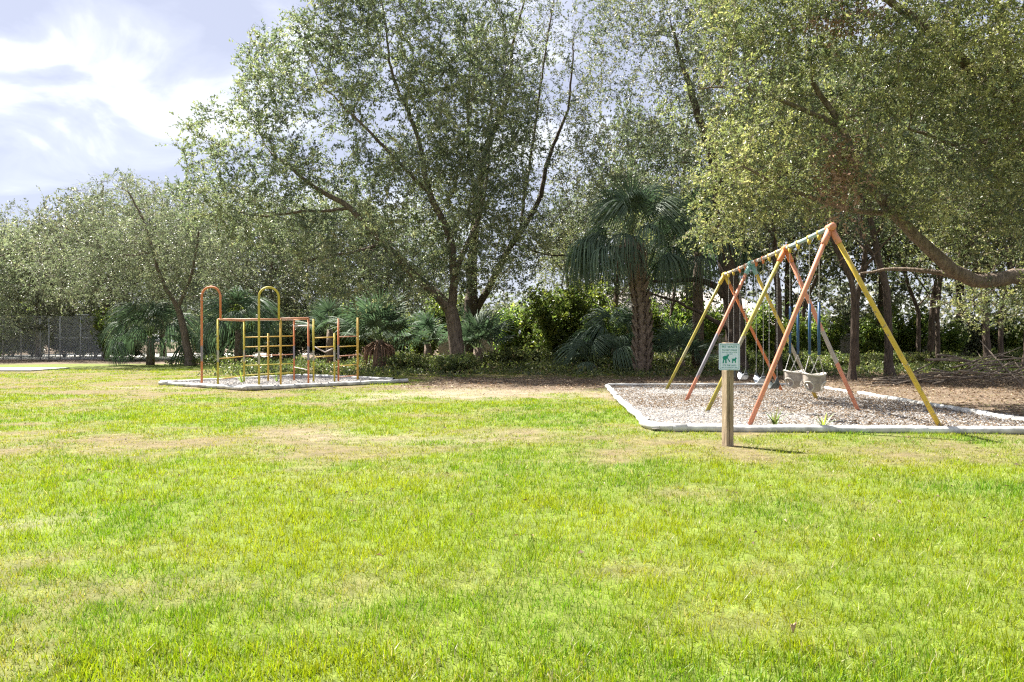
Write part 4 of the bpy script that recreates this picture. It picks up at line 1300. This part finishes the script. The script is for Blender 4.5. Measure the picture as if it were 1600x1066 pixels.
def belt(yc, label, dark, zc=0.50):
    c = beam_at(yc)
    root = thing('belt_swing', label, 'swing', (c.x, c.y, zc))
    root['group'] = 'swings hanging from the frame'
    hs = [hanger(yc + s * 0.3, 'p_gold' if dark else 'p_orange') for s in (-1, 1)]
    V, F = [], []
    n = 10
    for i in range(n + 1):
        t = -1 + 2 * i / n
        z = zc + 0.16 * t * t
        w = 0.085 if abs(t) < 0.75 else 0.085 - 0.05 * (abs(t) - 0.75) / 0.25
        V += [(c.x - w, yc + 0.24 * t, z), (c.x + w, yc + 0.24 * t, z)]
    F = [(2 * i, 2 * i + 1, 2 * i + 3, 2 * i + 2) for i in range(n)]
    o = MB().add(V, F).build('belt_seat', M['belt' if dark else 'belt_pale'], root)
    so = o.modifiers.new('thickness', 'SOLIDIFY'); so.thickness = 0.012
    for s, h in zip((-1, 1), hs):
        tip = Vector((c.x, yc + s * 0.24, zc + 0.16))
        MB().add([(tip.x - 0.055, tip.y, tip.z - 0.05), (tip.x + 0.055, tip.y, tip.z - 0.05), (tip.x + 0.012, tip.y + s * 0.01, tip.z + 0.08), (tip.x - 0.012, tip.y + s * 0.01, tip.z + 0.08),
                  (tip.x - 0.055, tip.y + 0.012, tip.z - 0.05), (tip.x + 0.055, tip.y + 0.012, tip.z - 0.05), (tip.x + 0.012, tip.y + 0.022, tip.z + 0.08), (tip.x - 0.012, tip.y + 0.022, tip.z + 0.08)],
                 [(0, 1, 2, 3), (7, 6, 5, 4), (0, 4, 5, 1), (1, 5, 6, 2), (2, 6, 7, 3), (3, 7, 4, 0)]).build('end_plate', M['belt'], root, smooth=False)
        chain(h + Vector((0, 0, 0.02)), tip + Vector((0, 0, 0.06)), root)


belt(15.65, 'dark rubber belt swing next to the two bucket swings', True, 0.47)
belt(16.75, 'pale belt swing between the dark belt swing and the teal joint', False, 0.52)
belt(18.4, 'pale belt swing just past the teal joint', False, 0.52)
belt(19.75, 'dark belt swing nearest the olive end leg', True, 0.50)

# ------------------------------------------------------------------ climbing frame
cl = thing('climbing_frame', 'open pipe climbing frame with orange and yellow hoops, rails and ladders', 'climbing frame', (-7.6, 24.5, 0))
M['c_yel'] = mat_paint('frame_yellow', (0.46, 0.38, 0.035), (0.75, 1.15, (0.36, 0.34, 0.26)), chip=0.38)
M['c_yel2'] = mat_paint('frame_gold', (0.52, 0.33, 0.045), chip=0.38)
M['c_org'] = mat_paint('frame_orange', (0.53, 0.175, 0.06), (0.85, 1.3, (0.22, 0.20, 0.24)), chip=0.38)
M['c_org2'] = mat_paint('frame_rail_orange', (0.48, 0.22, 0.125), chip=0.38, chipcol=(0.42, 0.38, 0.36))
M['c_pale'] = mat_paint('frame_pale', (0.46, 0.40, 0.37), chip=0.38)


def post(x, y, h, mat, r=0.031, name='post'):
    return MB().tube([(x, y, -0.12), (x, y, h * 0.5), (x, y, h)], r, 10).build(name, M[mat], cl)


def bar(a, b, mat, r=0.017, name='rung', mid=None):
    pts = [Vector(a), Vector(b)] if mid is None else [Vector(a), Vector(a).lerp(Vector(mid), 0.6), Vector(mid), Vector(b).lerp(Vector(mid), 0.6), Vector(b)]
    return MB().tube(pts, r, 8).build(name, M[mat], cl)


def hoop(xl, yl, xr, yr, zr, ztop, mat):
    R = (Vector((xr, yr, 0)) - Vector((xl, yl, 0))).length / 2
    pts = [Vector((xl, yl, -0.12)), Vector((xl, yl, 1.2)), Vector((xl, yl, ztop - R))]
    for i in range(1, 12):
        w = math.pi * (1 - i / 12); t = (1 - math.cos(math.pi - w)) / 2
        t = (1 + -math.cos(math.pi * i / 12)) / 2
        pts.append(Vector((xl + (xr - xl) * t, yl + (yr - yl) * t, ztop - R + R * math.sin(math.pi * i / 12))))
    pts += [Vector((xr, yr, ztop - R)), Vector((xr, yr, zr))]
    MB().tube(pts, 0.034, 12).build('hoop', M[mat], cl)


ZT = 2.14
pA, pB, pD, pE, pF = (-9.27, 23.2), (-9.10, 25.0), (-7.26, 23.1), (-7.58, 25.6), (-6.57, 23.75)
hoop(-9.80, 23.25, -9.20, 23.22, ZT, 3.17, 'c_org')
hoop(-7.82, 22.75, -7.30, 23.05, ZT, 3.13, 'c_yel')
post(*pA, ZT, 'c_yel'); post(*pB, ZT, 'c_yel'); post(*pD, ZT, 'c_yel2'); post(*pE, ZT + 0.1, 'c_org'); post(*pF, ZT + 0.06, 'c_org')
bar((*pA, ZT), (*pD, ZT), 'c_org2', 0.027, 'top_rail')
bar((*pA, ZT), (*pB, ZT), 'c_org2', 0.027, 'top_rail')
bar((*pB, ZT + 0.02), (*pE, ZT + 0.06), 'c_pale', 0.027, 'top_rail')
bar((*pD, ZT + 0.02), (*pF, ZT + 0.06), 'c_org2', 0.027, 'top_rail')
bar((*pE, ZT + 0.06), (*pF, ZT + 0.04), 'c_org2', 0.027, 'top_rail')
pC = (-8.38, 25.3)
post(*pC, 1.72, 'c_yel2')
for i, z in enumerate((0.30, 0.62, 0.94, 1.25, 1.58)):
    bar((*pB, z), (*pE, z + 0.05), ('c_yel', 'c_yel', 'c_org2', 'c_yel2', 'c_yel2')[i])
for z in (0.28, 0.93):
    bar((*pA, z - 0.03), (*pB, z), 'c_yel2')
bar((*pE, 0.55), (*pF, 0.52), 'c_pale', 0.015)
pG, pH, pI, pJ = (-6.70, 24.85), (-6.03, 25.0), (-5.92, 25.1), (-5.47, 26.1)
post(*pG, 2.2, 'c_yel'); post(*pH, 1.72, 'c_yel'); post(*pI, 2.22, 'c_org'); post(*pJ, 2.28, 'c_yel2', 0.04)
bar((*pE, 1.98), (*pG, 1.98), 'c_pale', 0.024)
for i, z in enumerate((0.22, 0.60, 0.94, 1.26, 1.60)):
    bar((*pI, z), (*pJ, z + 0.02), ('c_org2', 'c_yel2', 'c_org2', 'c_yel2', 'c_org2')[i])
for z in (0.92, 1.24, 1.56):
    bar((*pG, z), (*pH, z + 0.03), 'c_yel2', 0.019)
bar((*pG, 1.28), (*pH, 1.22), 'c_pale', 0.020, 'bent_rung', mid=(-6.33, 24.9, 1.08))

# ------------------------------------------------------------------ notice on its post
sb = gp(1137, 697)
sg = thing('sign_post', 'square weathered timber post carrying the white pet waste notice', 'post', sb)
PW = 0.118; rot = math.radians(20)
timber = MB().box((sb.x, sb.y, 0.67), (PW, PW, 1.58), rot).build('timber', M['wood'], sg, smooth=False, bevel=0.006)
ck = MB()
cs, sn = math.cos(rot), math.sin(rot)


def on_face(u, z, off=0.0015):
    return (sb.x + u * cs + (PW / 2 + off) * sn, sb.y + u * sn - (PW / 2 + off) * cs, z)


prev = None
zz_ = 0.03
rc = random.Random(9)
L_, R_ = [], []
while zz_ < 1.02:
    u = -0.018 + 0.004 * math.sin(zz_ * 9) + rc.uniform(-0.003, 0.003); w = rc.uniform(0.0015, 0.0055)
    L_.append(on_face(u - w, zz_)); R_.append(on_face(u + w, zz_)); zz_ += 0.05
ck.add(L_ + R_, [(i, len(L_) + i, len(L_) + i + 1, i + 1) for i in range(len(L_) - 1)])
sub_of(ck.build('split', M['crack'], sg), timber)
sc_ = Vector((sb.x + 0.0, sb.y - 0.082, 1.262))
notice = thing('notice_sign', 'small white pet waste notice with green lettering and dog picture', 'sign', (sc_.x, sc_.y, 1.07))
SWd, SHt = 0.292, 0.376


def rrect(w, h, r, n=5):
    pts = []
    for cx, cz, a0 in ((w / 2 - r, h / 2 - r, 0), (-w / 2 + r, h / 2 - r, 90), (-w / 2 + r, -h / 2 + r, 180), (w / 2 - r, -h / 2 + r, 270)):
        for i in range(n + 1):
            a = math.radians(a0 + 90 * i / n); pts.append((cx + r * math.cos(a), cz + r * math.sin(a)))
    return pts


def plate(pts, y0, y1):
    n = len(pts)
    V = [(sc_.x + p[0], sc_.y + y0, sc_.z + p[1]) for p in pts] + [(sc_.x + p[0], sc_.y + y1, sc_.z + p[1]) for p in pts]
    F = [tuple(range(n)), tuple(range(2 * n - 1, n - 1, -1))] + [(i, (i + 1) % n, n + (i + 1) % n, n + i)[::-1] for i in range(n)]
    return MB().add(V, F)


def sign_part(name, pts, mat, y0, y1):
    return plate(pts, y0, y1).build(name, mat, notice, smooth=False)


PLATE = sign_part('plate', rrect(SWd, SHt, 0.022), M['sign_white'], 0.0, -0.004)
po, pi_ = rrect(SWd - 0.022, SHt - 0.022, 0.016), rrect(SWd - 0.032, SHt - 0.032, 0.013)
n = len(po)
bmb = MB().add([(sc_.x + p[0], sc_.y - 0.0055, sc_.z + p[1]) for p in po + pi_], [(i, (i + 1) % n, n + (i + 1) % n, n + i) for i in range(n)])
sub_of(bmb.build('border_line', M['sign_green'], notice, smooth=False), PLATE)
for zc in (SHt / 2 - 0.012, -SHt / 2 + 0.012):
    MB().tube([(sc_.x, sc_.y - 0.003, sc_.z + zc), (sc_.x, sc_.y - 0.009, sc_.z + zc)], 0.006, 8).build('bolt', M['galv'], notice)


def text(s, z, size, wmax):
    cu = bpy.data.curves.new('t', 'FONT'); cu.body = s; cu.size = size; cu.align_x = 'CENTER'; cu.align_y = 'CENTER'; cu.offset = size * 0.012
    ob = bpy.data.objects.new('t', cu); COL.objects.link(ob)
    dg = bpy.context.evaluated_depsgraph_get()
    me = bpy.data.meshes.new_from_object(ob.evaluated_get(dg))
    bpy.data.objects.remove(ob)
    me.name = 'lettering'
    xs = [v.co.x for v in me.vertices]; w = max(xs) - min(xs)
    k_ = min(1.0, wmax / w)
    for v in me.vertices:
        v.co = Vector((sc_.x + v.co.x * k_, sc_.y - 0.0056, sc_.z + z + v.co.y))
    me.materials.clear(); me.materials.append(M['sign_green'])
    o = bpy.data.objects.new('lettering', me); COL.objects.link(o); sub_of(o, PLATE)
    o['kind'] = 'stuff'
    return o


text('PET WASTE', 0.138, 0.046, 0.212)
text('TRANSMITS DISEASE', 0.092, 0.026, 0.212)
text('LEASH AND CLEAN UP AFTER', 0.062, 0.018, 0.212)
text('YOUR PETS', 0.036, 0.018, 0.14)
text("IT'S THE LAW!", -0.122, 0.030, 0.212)
text('NOT TO CLEAN UP - FINE', -0.152, 0.020, 0.220)
# stooping figure and dog, flat print
man = [(-0.100, -0.092), (-0.088, -0.040), (-0.098, -0.005), (-0.085, 0.008), (-0.040, 0.016), (-0.022, 0.030), (-0.008, 0.026), (-0.010, 0.008), (-0.026, -0.004), (-0.014, -0.030), (0.004, -0.052), (0.010, -0.072),
       (-0.002, -0.074), (-0.014, -0.052), (-0.034, -0.022), (-0.042, -0.040), (-0.040, -0.092), (-0.058, -0.092), (-0.062, -0.044), (-0.072, -0.042), (-0.082, -0.092)]
dog = [(0.036, -0.088), (0.038, -0.040), (0.030, -0.022), (0.040, -0.028), (0.076, -0.026), (0.082, -0.004), (0.092, -0.012), (0.104, -0.018), (0.096, -0.028), (0.090, -0.046), (0.088, -0.088), (0.076, -0.088), (0.074, -0.058), (0.054, -0.058), (0.050, -0.088)]
for nm, pts in (('figure_print', man), ('dog_print', dog)):
    me = bpy.data.meshes.new(nm)
    me.from_pydata([(sc_.x + p[0], sc_.y - 0.0057, sc_.z + p[1]) for p in pts], [], [tuple(range(len(pts)))])
    me.materials.append(M['sign_green'])
    o = bpy.data.objects.new(nm, me); COL.objects.link(o); sub_of(o, PLATE)


# ------------------------------------------------------------------ grass
def blades(n_pts, ylo, yhi):
    """random lawn points in a wedge before the camera, a little wider than the view, thinning evenly with distance"""
    e = 0.45
    y = RS.uniform(ylo ** e, yhi ** e, n_pts) ** (1 / e)
    x = RS.uniform(-1, 1, n_pts) * (y * 0.80 + 0.8)
    return x, y


def grass_mesh(n_pts, ylo, yhi, segs):
    per = 9
    tx, ty = blades(n_pts // per, ylo, yhi)
    ta = RS.uniform(0.35, 1.5, n_pts // per)
    x = np.repeat(tx, per); y = np.repeat(ty, per); n_pts = len(x)
    sg_ = (0.016 + 0.0022 * y) * np.repeat(ta, per)
    ox, oy = RS.normal(0, 1, n_pts) * sg_, RS.normal(0, 1, n_pts) * sg_
    x, y = x + ox, y + oy
    out_a = np.arctan2(oy, ox)
    # clumping
    cx = fbm(x, y, 0, 5.0, 3, 71); 
    lush, dry, sand, lit = lawn(x, y)
    ok = RS.random(n_pts) < np.clip((0.25 + 1.1 * (cx - 0.2)) * (1 - 0.85 * sand) * (1 - 0.93 * lit) * (1 - 0.15 * dry) + 0.05, 0, 1)
    ok &= ~in_poly(x, y, PIT_SW) & ~in_poly(x, y, PIT_CL)
    x, y, lush, dry, cx, out_a = x[ok], y[ok], lush[ok], dry[ok], cx[ok], out_a[ok]
    th = np.repeat(RS.normal(0, 0.16, n_pts // per), per)[ok]; tv_ = np.repeat(RS.uniform(0.7, 1.35, n_pts // per), per)[ok]
    N = len(x)
    tall = fbm(x, y, 0, 1.3, 3, 72)
    h = 0.044 * (0.45 + 0.95 * lush * (0.5 + tall)) * RS.uniform(0.5, 1.25, N) * tv_
    w = (0.0022 + 0.00082 * y) * RS.uniform(0.6, 1.3, N)
    a = RS.uniform(0, 2 * np.pi, N)
    lean = RS.uniform(0.15, 1.0, N) + 0.3 * dry
    la = out_a + RS.normal(0, 0.8, N)
    z = ground_z(x, y)
    b = np.stack([x, y, z - 0.004], -1)
    sx = np.stack([np.cos(a), np.sin(a), np.zeros(N)], -1) * (w / 2)[:, None]
    ld = np.stack([np.cos(la), np.sin(la), np.zeros(N)], -1)
    tip = b + ld * (h * lean * 0.85)[:, None] + np.stack([0 * x, 0 * x, h * np.sqrt(np.clip(1.15 - lean ** 2 * 0.75, 0.12, 1))], -1)
    # colour of each blade
    t = np.clip(dry * 0.9 + th * 2.0 * (0.25 + dry) + RS.normal(0, 0.15, N), 0, 1)
    hue = fbm(x, y, 0, 0.9, 3, 73)[:, None]
    g1 = np.array([[0.120, 0.255, 0.015]]); g2 = np.array([[0.285, 0.345, 0.008]])
    hue = np.clip((hue - 0.5) * 1.9 + 0.55 + th[:, None] + RS.normal(0, 0.15, (N, 1)), 0, 1)
    col = g1 * (1 - hue) + g2 * hue
    straw = np.array([[0.32, 0.265, 0.085]])
    col = col * (1 - t[:, None] * 0.85) + straw * t[:, None] * 0.85
    dead = RS.random(N) < 0.03 + 0.10 * sst(0.5, 0.7, fbm(x, y, 0, 2.5, 3, 74))
    col[dead] = np.array([0.42, 0.38, 0.25])
    col *= RS.uniform(0.66, 1.10, N)[:, None]
    if segs == 2:
        mid = b + ld * (h * lean * 0.28)[:, None] + np.stack([0 * x, 0 * x, (tip[:, 2] - b[:, 2]) * 0.62], -1)
        V = np.stack([b - sx, b + sx, mid - sx * 0.8, mid + sx * 0.8, tip], 1).reshape(-1, 3)
        k_ = np.arange(N)[:, None] * 5
        F = np.concatenate([k_ + [[0, 1, 3]], k_ + [[0, 3, 2]], k_ + [[2, 3, 4]]], 1).reshape(-1, 3)
        return V, F, np.repeat(col, 5, 0)
    V = np.stack([b - sx, b + sx, tip], 1).reshape(-1, 3)
    F = np.arange(N * 3).reshape(-1, 3)
    return V, F, np.repeat(col, 3, 0)


Vs, Fs, Cs, off = [], [], [], 0
for args in ((116000, 2.1, 3.6, 2), (960000, 3.6, 37.0, 1)):
    v, f, c = grass_mesh(*args)
    Vs.append(v); Fs.append(f + off); Cs.append(c); off += len(v)
grass = np_mesh('grass', np.concatenate(Vs), np.concatenate(Fs), M['grass'], {'col': np.concatenate(Cs)})
tag(grass, 'short bright lawn grass with dry straw coloured patches', 'grass', kind='stuff')
NTRI += sum(map(len, Fs))


# ------------------------------------------------------------------ litter, pebbles, weeds
def litter(name, label, x, y, z0, L, cols, lift=0.02):
    N = len(x)
    a = RS.uniform(0, 6.28, N); s = RS.uniform(0.6, 1.4, N) * L
    ax = np.stack([np.cos(a), np.sin(a), RS.normal(0, 0.25, N)], -1) * s[:, None]
    sd = np.stack([-np.sin(a), np.cos(a), RS.normal(0, 0.35, N)], -1) * (s * 0.42)[:, None]
    c = np.stack([x, y, z0 + ground_z(x, y) * 0 + RS.uniform(0.004, lift, N)], -1)
    V = np.stack([c - ax * 0.5, c + sd * 0.5 + [0, 0, 0.01], c + ax * 0.5, c - sd * 0.5 + [0, 0, 0.012]], 1).reshape(-1, 3)
    k_ = np.arange(N)[:, None] * 4
    F = np.concatenate([k_ + [[0, 1, 2]], k_ + [[0, 2, 3]]], 1).reshape(-1, 3)
    cc = np.array(cols)[RS.integers(0, len(cols), N)] * RS.uniform(0.6, 1.3, N)[:, None]
    o = np_mesh(name, V, F, M['litter'], {'col': np.repeat(cc, 4, 0)})
    return tag(o, label, 'leaves', kind='stuff')


BR = [(0.16, 0.115, 0.08), (0.25, 0.19, 0.13), (0.12, 0.085, 0.062), (0.31, 0.25, 0.18), (0.21, 0.14, 0.09)]
x = RS.uniform(-6, 26, 60000); y = RS.uniform(12.5, 42, 60000)
_, _, _, lt = lawn(x, y)
ok = (RS.random(60000) < lt) & ~in_poly(x, y, PIT_SW)
litter('leaf_litter', 'brown fallen leaves covering the ground under the trees', x[ok], y[ok], 0.012, 0.078, BR, 0.04)
x = RS.uniform(2.4, 9.2, 26000); y = RS.uniform(11.8, 22.9, 26000)
dens = 0.85 * sst(0.44, 0.66, fbm(x, y, 0, 0.55, 4, 81) + 0.10 * sst(12.5, 16, y) + 0.12 * sst(5, 8, x) - 0.14 * (1 - sst(3, 5, x)))
ok = (RS.random(26000) < dens) & in_poly(x, y, PIT_SW)
litter('pit_leaves', 'dry leaves and bark chips scattered over the swing pit gravel', x[ok], y[ok], 0.075, 0.045, [(0.20, 0.15, 0.105), (0.28, 0.225, 0.165), (0.15, 0.115, 0.085), (0.33, 0.275, 0.21), (0.24, 0.17, 0.11)], 0.03)
x = RS.uniform(-9, 9, 5000); y = RS.uniform(5, 23, 5000)
ok = (RS.random(5000) < 0.25 + 0.5 * sst(18, 22, y)) & ~in_poly(x, y, PIT_SW) & ~in_poly(x, y, PIT_CL)
litter('lawn_leaves', 'stray brown leaves lying on the lawn', x[ok][:900], y[ok][:900], 0.015, 0.045, BR, 0.03)


def pebbles(name, label, poly, n, size, z0):
    xs = [p.x for p in poly]; ys = [p.y for p in poly]
    x = RS.uniform(min(xs), max(xs), n); y = RS.uniform(min(ys), max(ys), n)
    ok = in_poly(x, y, poly); x, y = x[ok], y[ok]; N = len(x)
    s = RS.uniform(0.5, 1.4, (N, 1)) * size
    o6 = np.array([[1, 0, 0], [-1, 0, 0], [0, 1, 0], [0, -1, 0], [0, 0, 0.65], [0, 0, -0.65]])
    V = (o6[None] * s[:, None] * RS.uniform(0.6, 1.25, (N, 6, 1)))
    a = RS.uniform(0, 6.28, N); ca, sa = np.cos(a)[:, None], np.sin(a)[:, None]
    V = np.stack([V[..., 0] * ca - V[..., 1] * sa, V[..., 0] * sa + V[..., 1] * ca, V[..., 2]], -1) + np.stack([x, y, z0 + RS.uniform(0, 0.012, N)], -1)[:, None]
    T = np.array([[0, 2, 4], [2, 1, 4], [1, 3, 4], [3, 0, 4]])
    F = (np.arange(N)[:, None, None] * 6 + T[None]).reshape(-1, 3)
    g = RS.uniform(0.10, 0.38, N)
    col = np.stack([g, g * 0.97, g * 0.95], -1)
    o = np_mesh(name, V.reshape(-1, 3), F, M['pebble'], {'col': np.repeat(col, 6, 0)})
    tag(o, label, 'gravel', kind='stuff')


pebbles('swing_pit_pebbles', 'grey gravel stones filling the swing pit', PIT_SW, 19000, 0.022, 0.075)
pebbles('climbing_pit_pebbles', 'grey gravel stones filling the climbing frame pit', PIT_CL, 9000, 0.028, 0.075)


def weed(x, y, h, n, label, z=0.05, wide=1.0):
    root = thing('weed_tuft', label, 'plant', (x, y, z))
    for i in range(n):
        a = i * 2.399 + rp.uniform(-0.2, 0.2); L = h * rp.uniform(0.7, 1.2); o = rp.uniform(0.25, 0.9) * wide
        p = Vector((x, y, z)); pts = []; ws = []
        for k_ in range(5):
            t = k_ / 4
            pts.append(p + Vector((math.cos(a) * L * o * t, math.sin(a) * L * o * t, L * (t - 0.35 * o * t * t)))); ws.append(0.012 * (1 - t) ** 0.6 + 0.002)
        s = Vector((-math.sin(a), math.cos(a), 0))
        V = []
        for q, w in zip(pts, ws): V += [tuple(q - s * w), tuple(q + s * w + Vector((0, 0, w * 0.6)))]
        ob = MB().add(V, [(2 * j, 2 * j + 1, 2 * j + 3, 2 * j + 2) for j in range(4)]).build('leaf_blade', M['shrub'], root)
        at_ = ob.data.attributes.new('v', 'FLOAT', 'POINT'); at_.data.foreach_set('value', np.full(len(V), rp.uniform(0.2, 0.9), np.float32))


w1 = gp(1213, 672); w2 = gp(1290, 674)
weed(w1.x, 12.3, 0.32, 15, 'spiky weed tuft by the salmon swing leg foot')
weed(w2.x, 12.15, 0.30, 11, 'spreading thin weed tuft in the gravel beneath the bucket swings', wide=1.3)
weed(-8.95, 24.4, 0.50, 16, 'green weed tuft growing at a yellow post of the climbing frame')
weed(-7.95, 24.9, 0.45, 9, 'small dark weed beside the short post of the climbing frame')
weed(fxp(34), 52.5, 1.5, 18, 'leafy weed standing before the chain link fence', z=0.0)

# brush pile at the right
bp_ = thing('brush_pile', 'heap of dead branches on the leaf litter at the right', 'brush pile', (15.5, 24.5, 0))
for i in range(64):
    cx, cy_ = 15.8 + rp.gauss(0, 1.6), 24.6 + rp.gauss(0, 0.8)
    L = rp.uniform(0.8, 2.6); a = rp.gauss(0.5, 0.7); zz = rp.uniform(0.03, 1.05) * math.exp(-((cx - 16.2) / 2.0) ** 2) + 0.03
    dv = Vector((math.cos(a), rp.uniform(-0.5, 0.5), rp.uniform(-0.15, 0.35))).normalized()
    c = Vector((cx, cy_, zz)); r = rp.uniform(0.012, 0.045)
    pts = [c - dv * L * 0.5, c + Vector((rp.gauss(0, 0.05), 0, rp.gauss(0, 0.05))), c + dv * L * 0.5]
    for p in pts: p.z = max(p.z, 0.03)
    MB().tube(pts, [r, r * 0.85, r * 0.4], 6).build('branch', M['stick'], bp_)
# a curled dead leaf and dark clod on the lawn
for (px, py, L, nm, lb, c1) in ((1240, 999, 0.05, 'dead_leaf', 'curled pale brown dead leaf lying in the lush grass', (0.50, 0.33, 0.22)), (1262, 683, 0.06, 'dead_leaf', 'bleached dead leaf lying before the near pit pipe', (0.6, 0.5, 0.42))):
    p = gp(px, py)
    V = []; F = []
    for i in range(7):
        t = i / 6
        for j in range(5):
            u = j / 4 - 0.5
            wv = math.sin(math.pi * min(1, t * 0.92 + 0.05)) ** 0.8 * (0.8 + 0.4 * (i % 2))
            V.append((p.x + u * L * 0.75 * wv, p.y + 0.02 * u, 0.03 + L * t * 0.8 + abs(u) * 0.05 * wv))
    for i in range(6):
        for j in range(4): F.append((i * 5 + j, i * 5 + j + 1, i * 5 + j + 6, i * 5 + j + 5))
    o = MB().add(V, F).build(nm, mat_rough(nm, tuple(c * 0.7 for c in c1), c1, 30.0))
    so = o.modifiers.new('thickness', 'SOLIDIFY'); so.thickness = 0.002
    tag(o, lb, 'leaf')

print('TRIS approx', NTRI, 'objects', len(bpy.data.objects))
